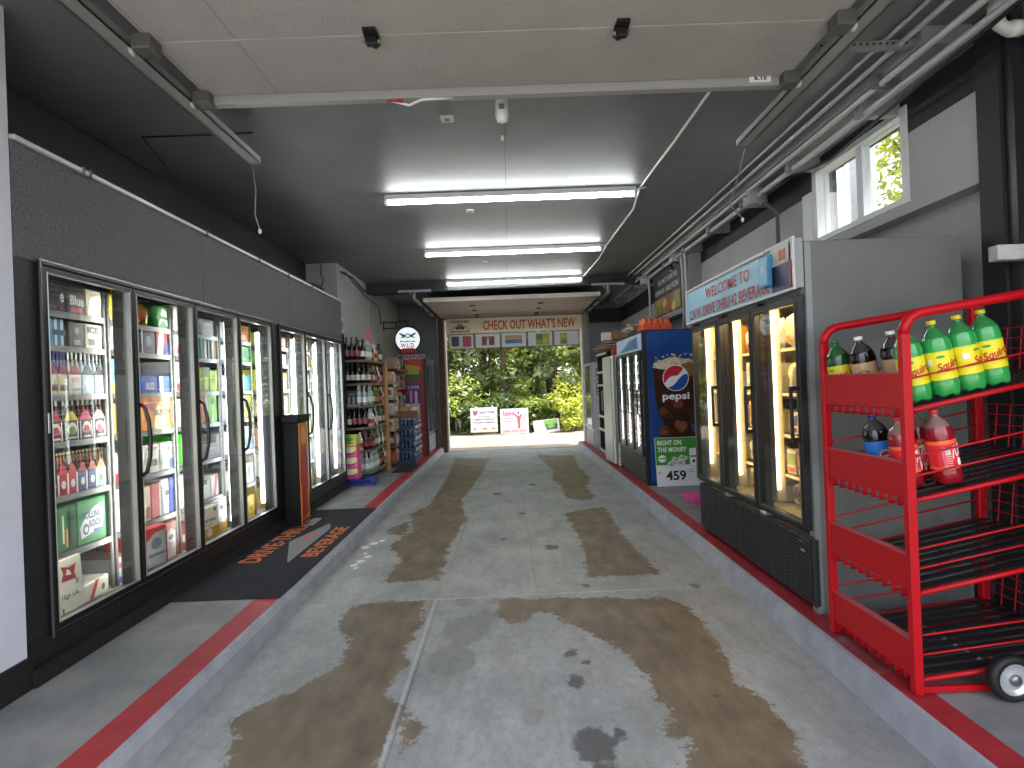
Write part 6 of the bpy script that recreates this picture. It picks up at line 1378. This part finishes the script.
# ================================================================== OUTSIDE
def board(name, label, x0, x1, z0, z1, y, tilt, arts, back='#c4c3c1'):
    k = 1.07; x0 *= k; x1 *= k; z0 = 1.45-(1.45-z0)*k; z1 = 1.45-(1.45-z1)*k; y *= k
    t = thing(name, label, 'sign', ((x0+x1)/2, y, 0)); w = x1-x0; h = z1-z0
    T = Matrix.Translation(((x0+x1)/2, y, (z0+z1)/2)) @ Matrix.Rotation(tilt, 4, 'Y') @ Matrix.Rotation(math.radians(-8), 4, 'X')
    MB().box(-w/2, w/2, 0, .012, -h/2, h/2, M(back, .5), T).build('board', t)
    b = MB(); c = (0, 0, 0)
    for i, a in enumerate(arts):
        if a[0] == 'r': b.art(c, R1, U1, [(w*a[2], h*a[4]), (w*a[3], h*a[4]), (w*a[3], h*a[5]), (w*a[2], h*a[5])], M(a[1], .5), .002+.001*i, T)
        elif a[0] == 'p': b.art(c, R1, U1, [(w*u, h*v) for u, v in a[2]], M(a[1], .5), .002+.001*i, T)
        elif a[0] == 'o': b.disc(c, R1, U1, w*a[4], h*a[5], M(a[1], .5), .002+.001*i, T, 16, ctr=(w*a[2], h*a[3]))
        else: b.text(a[1], (w*a[3], 0, h*a[4]), R1, U1, w*a[5], h*a[6], M(a[2], .5), .003+.001*i, T)
    b.build('print', t)
    for sx in (-.35, .35):
        q = MB(); x = (x0+x1)/2+w*sx; q.tube([(x, y+.03, -.15), (x, y+.07, z0+.25)], .01, M('#8a8a88', .5), 6); q.build('stake', t)
board('yard_sign', 'white yard sign with dark block lettering and a shield, left one beyond the exit', -1.07, -.33, .17, .86, 15.5, 0, [('p', '#8a4a6a', [(-.42, .4), (-.32, .36), (-.22, .4), (-.24, .25), (-.33, .16), (-.41, .25)]), T_('NAVI STAR', '#5c5a72', .12, .3, .55, .1), T_('OPEN TO THE PUBLIC', '#6c7078', .0, .12, .5, .06), T_('COMMERCIAL & RESIDENTIAL', '#5c6470', 0, .02, .8, .06), T_('BUILDING PERMITS', '#4c5a6a', 0, -.1, .8, .06), R_('#d8b0a4', -.48, .48, -.48, -.32), R_('#8a4a50', -.4, -.3, -.38, -.33), R_('#8a4a50', -.05, .1, -.38, -.33), R_('#8a4a50', .3, .4, -.38, -.33)])
board('yard_sign', 'white yard sign with pink script and a maroon gardener figure, middle one beyond the exit', -.25, .53, .10, .80, 15.52, 0, [T_('Roberts', '#c4568a', -.2, .32, .42, .2), T_('LANDSCAPING', '#c98aa0', -.2, .12, .42, .08), T_('TREE SERVICE', '#c98aa0', -.22, 0, .36, .07), R_('#b5b5c8', -.45, -.2, -.2, -.14), ('p', '#9a5a62', [(.12, -.3), (.2, -.3), (.22, .1), (.28, .22), (.24, .28), (.18, .2), (.1, .22), (.02, .3), (0, .26), (.1, .12)]), O_('#4a5a7a', .15, .32, .035, .06), R_('#5a6a8a', .36, .38, -.2, .3), T_('(330) 876-3901', '#a8626a', 0, -.4, .84, .12)])
board('yard_sign', 'tilted white yard sign with a green car picture, right one beyond the exit', .66, 1.38, .10, .46, 15.5, math.radians(-5), [R_('#6f9c44', -.08, .42, .1, .46), ('p', '#3a4440', [(-.06, .1), (.44, .1), (.4, -.3), (.0, -.3)]), O_('#5c9c4a', .18, -.05, .15, .14), R_('#b0b4bc', -.3, -.15, -.35, -.3)])
board('yard_sign', 'small white placard lying low under the tilted sign beyond the exit', .62, 1.08, .02, .12, 15.42, 0, [R_('#8a8e98', -.3, .3, -.1, .1)])
# low tufts along the edge
# trees and bushes
def leafmat(name, c1, c2, c3):
    m = bpy.data.materials.new(name); m.use_nodes = True; nt = m.node_tree; nt.nodes.clear(); L = nt.links.new
    o = nt.nodes.new('ShaderNodeOutputMaterial'); d = nt.nodes.new('ShaderNodeBsdfDiffuse'); tr = nt.nodes.new('ShaderNodeBsdfTranslucent'); g = nt.nodes.new('ShaderNodeBsdfGlossy'); g.inputs['Roughness'].default_value = .4
    tc = nt.nodes.new('ShaderNodeTexCoord'); n = nt.nodes.new('ShaderNodeTexNoise'); n.inputs['Scale'].default_value = 2.3; n.inputs['Detail'].default_value = 7; L(tc.outputs['Object'], n.inputs['Vector'])
    r = nt.nodes.new('ShaderNodeValToRGB'); e = r.color_ramp.elements; e[0].position = .32; e[0].color = lin(c1); e[1].position = .68; e[1].color = lin(c3); q = e.new(.5); q.color = lin(c2); L(n.outputs['Fac'], r.inputs['Fac'])
    for s_ in (d, tr): L(r.outputs['Color'], s_.inputs['Color'])
    a = nt.nodes.new('ShaderNodeMixShader'); a.inputs[0].default_value = .45; L(d.outputs[0], a.inputs[1]); L(tr.outputs[0], a.inputs[2])
    c = nt.nodes.new('ShaderNodeMixShader'); c.inputs[0].default_value = .05; L(a.outputs[0], c.inputs[1]); L(g.outputs[0], c.inputs[2]); L(c.outputs[0], o.inputs['Surface'])
    return m
LF = [leafmat('leaves_mid', '#4c6124', '#8a9c40', '#c6cd74'), leafmat('leaves_dark', '#33421f', '#5c7034', '#98a55a'), leafmat('leaves_yellow', '#7d8a26', '#b5bc40', '#dedf72'), leafmat('leaves_grey', '#56683f', '#8d9c66', '#c5cc98')]
BARK = noisy('bark', '#3a3026', '#5c5044', 6, 6, .9, .6, 20, (3, 3, .6))
def foliage(name, blobs, n, size, mat_, parent, rnd):
    vs = []; fs = []
    for _ in range(n):
        bx_, by_, bz_, br_ = rnd.choice(blobs)
        d = Vector((rnd.gauss(0, 1), rnd.gauss(0, 1), rnd.gauss(0, 1))).normalized(); rr = br_*(rnd.random()**.45)
        c = Vector((bx_, by_, bz_))+Vector((d.x*rr, d.y*rr, d.z*rr*.85))
        if c.z < .02: c.z = .02+rnd.random()*.3
        u = Vector((rnd.gauss(0, 1), rnd.gauss(0, 1), rnd.gauss(0, .6))).normalized(); v = u.cross(d+Vector((0, 0, .6))).normalized(); s_ = size*rnd.uniform(.6, 1.4)
        i = len(vs); vs += [c-u*s_, c-v*s_*.45+Vector((0, 0, -.01)), c+u*s_, c+v*s_*.45]; fs.append((i, i+1, i+2, i+3))
    b = MB(); b.keep = True; b.add(vs, fs, mat_); return b.build(name, parent)
def tree(label, x, y, h, spread, li, seed, n=3200, lean=0., tr=.13, low=1.0, size=.10, name='tree'):
    rnd = random.Random(seed); t = thing(name, label, 'tree', (x, y, -.02))
    pts = [(x, y, -.1), (x+lean*.2, y, h*.25), (x+lean*.6+.1*rnd.uniform(-1, 1), y, h*.55), (x+lean, y, h*.85)]
    b = MB(); b.tube(pts, [tr, tr*.85, tr*.6, tr*.25], BARK, 9)
    blobs = []
    for k in range(11):
        z = rnd.uniform(low, h); a = rnd.uniform(0, 2*PI); rr = spread*rnd.uniform(.3, 1)*(1-.4*abs(z/h-.6))
        p = (x+lean*z/h+rr*math.cos(a), y+rr*math.sin(a), z); blobs.append((*p, spread*rnd.uniform(.35, .6)))
        b.tube([(x+lean*z/h*.8, y, z*.75), ((x+lean*z/h+p[0])/2, (y+p[1])/2, z*.9), p], [tr*.3, tr*.2, tr*.08], BARK, 5)
    b.build('trunk', t); foliage('foliage', blobs, n, size, LF[li], t, rnd); return t
def bush(label, x, y, r, h, li, seed, n=1500, size=.07):
    rnd = random.Random(seed); t = thing('bush', label, 'bush', (x, y, -.02)); b = MB(); blobs = []
    for k in range(7):
        a = rnd.uniform(0, 2*PI); rr = r*rnd.uniform(0, .8); p = (x+rr*math.cos(a), y+rr*math.sin(a)*.6, h*rnd.uniform(.15, .8)); blobs.append((*p, min(r, h)*.45))
        b.tube([(x+rr*.2*math.cos(a), y, -.05), p], [.02, .006], BARK, 5)
    b.build('stem', t); foliage('foliage', blobs, n, size, LF[li], t, rnd); return t
tree('dark-trunked leafy tree left of the view through the exit', -2.0, 19.0, 6.5, 1.7, 0, 1, lean=.3, tr=.17, n=4200)
tree('shadowy tree right behind the left white yard sign', -.9, 20.0, 6.0, 1.5, 1, 2, tr=.2, n=3800)
tree('slim ivy-covered tree above the middle yard sign', -.1, 18.6, 6.0, .8, 3, 3, tr=.1, low=.6, n=2600, size=.08)
tree('tree with a thick leaning dark trunk right of the sky gap beyond the exit', 1.6, 19.5, 6.8, 1.5, 0, 4, lean=-.5, tr=.22, low=2.2, n=3400)
tree('silvery green tree high on the right beyond the exit', 2.6, 18.8, 6.5, 1.5, 3, 5, tr=.14, low=1.6, n=3600)
tree('large pale tree rising at the far left beyond the exit', -4.2, 19.5, 7.0, 2.1, 0, 6, tr=.2, n=3600)
tree('tall green tree standing far right of the exit view', 5.4, 20.0, 7.0, 2.2, 0, 7, tr=.2, n=3600)
tree('big dark tree in the second row behind the left trees', -2.8, 24.0, 7.0, 2.6, 1, 8, tr=.25, n=3600, size=.14)
tree('big dark tree in the second row behind the right trees', 3.4, 24.5, 7.0, 2.4, 1, 9, tr=.25, n=3200, size=.14, low=.8)
tree('low distant tree under the patch of open sky', .6, 25.0, 3.2, 1.7, 3, 10, tr=.15, n=2600, size=.13, low=.5)
for i, (x, y, r, h, li, l) in enumerate(((-2.3, 17.2, .8, 1.5, 0, 'leafy bush at the left edge of the exit view'), (-1.2, 17.3, .7, 1.1, 1, 'dark bush behind the left yard sign'), (-.2, 17.5, .8, 1.3, 1, 'dark bush behind the middle yard sign'), (.8, 17.3, .8, 1.2, 0, 'green bush behind the tilted yard sign'), (1.85, 16.9, .7, 1.1, 2, 'bright yellow-green bush right of the tilted yard sign'), (2.2, 17.6, .8, 2.2, 2, 'tall yellow-lit bush at the right of the exit view'), (-3.6, 17.4, 1.0, 1.8, 0, 'wide bush beyond the left jamb of the exit'), (3.6, 17.4, 1.0, 1.9, 0, 'wide bush beyond the right jamb of the exit'), (.3, 18.2, .9, 1.8, 0, 'rounded bush between the ivy tree and the leaning trunk'), (-1.6, 18.0, .9, 2.0, 0, 'pale bush below the leafy tree on the left'))):
    bush(l, x, y, r, h, li, 20+i, n=1500)
k = 60
for x, y, h, sp, li, l in ((-2.6, 18.2, 3.6, 1.2, 0, 'young leafy tree low behind the left edge of the exit'), (-1.5, 18.9, 4.2, 1.1, 3, 'pale young tree between the leafy tree and the left sign'), (-.7, 19.2, 4.5, 1.1, 0, 'dense young tree above the left yard sign'), (.2, 20.5, 3.0, 1.1, 1, 'dark young tree under the open sky patch'), (1.1, 20.8, 2.6, 1.0, 0, 'low young tree right under the open sky patch'), (1.6, 18.2, 4.6, .9, 3, 'pale young tree before the leaning trunk'), (2.4, 17.9, 5.2, 1.1, 0, 'young tree above the tall yellow bush'), (3.4, 19.0, 4.5, 1.2, 2, 'yellowish young tree behind the right jamb'), (-3.6, 18.8, 4.8, 1.2, 0, 'young tree behind the left jamb')):
    tree(l, x, y, h, sp, li, k, n=2600, tr=.05, low=.4, size=.085); k += 1
tree('big tree in the second row over the left yard sign', -.6, 23.0, 7.5, 2.3, 0, 80, tr=.18, n=3600, size=.13, low=1.2)
tree('big tree in the second row far left of the exit view', -5.5, 24.0, 7.5, 2.6, 0, 81, tr=.25, n=3000, size=.14)
# seen through the side window
tree('tree seen through the right wall window, far pane', 7.2, 9.6, 8.0, 2.0, 2, 41, low=3.0, n=4600, size=.085)
tree('tree seen through the right wall window, near pane', 8.3, 7.8, 8.5, 2.0, 0, 42, low=3.0, n=4800, size=.085)
# porch post seen through the window edge
b = MB(); b.box(3.5, 3.62, 5.35, 5.6, -.03, 3.6, M('#c9cac6', .6), bev=.01); b.box(3.47, 3.65, 5.32, 5.63, -.03, .12, M('#b9bab6', .6)); tag(b.build('porch_post'), 'white porch post just outside the right wall window', 'post')

dups = {k: v for k, v in _labels.items() if len(v) > 1}
if dups: print('DUPLICATE LABELS', list(dups.items())[:10])
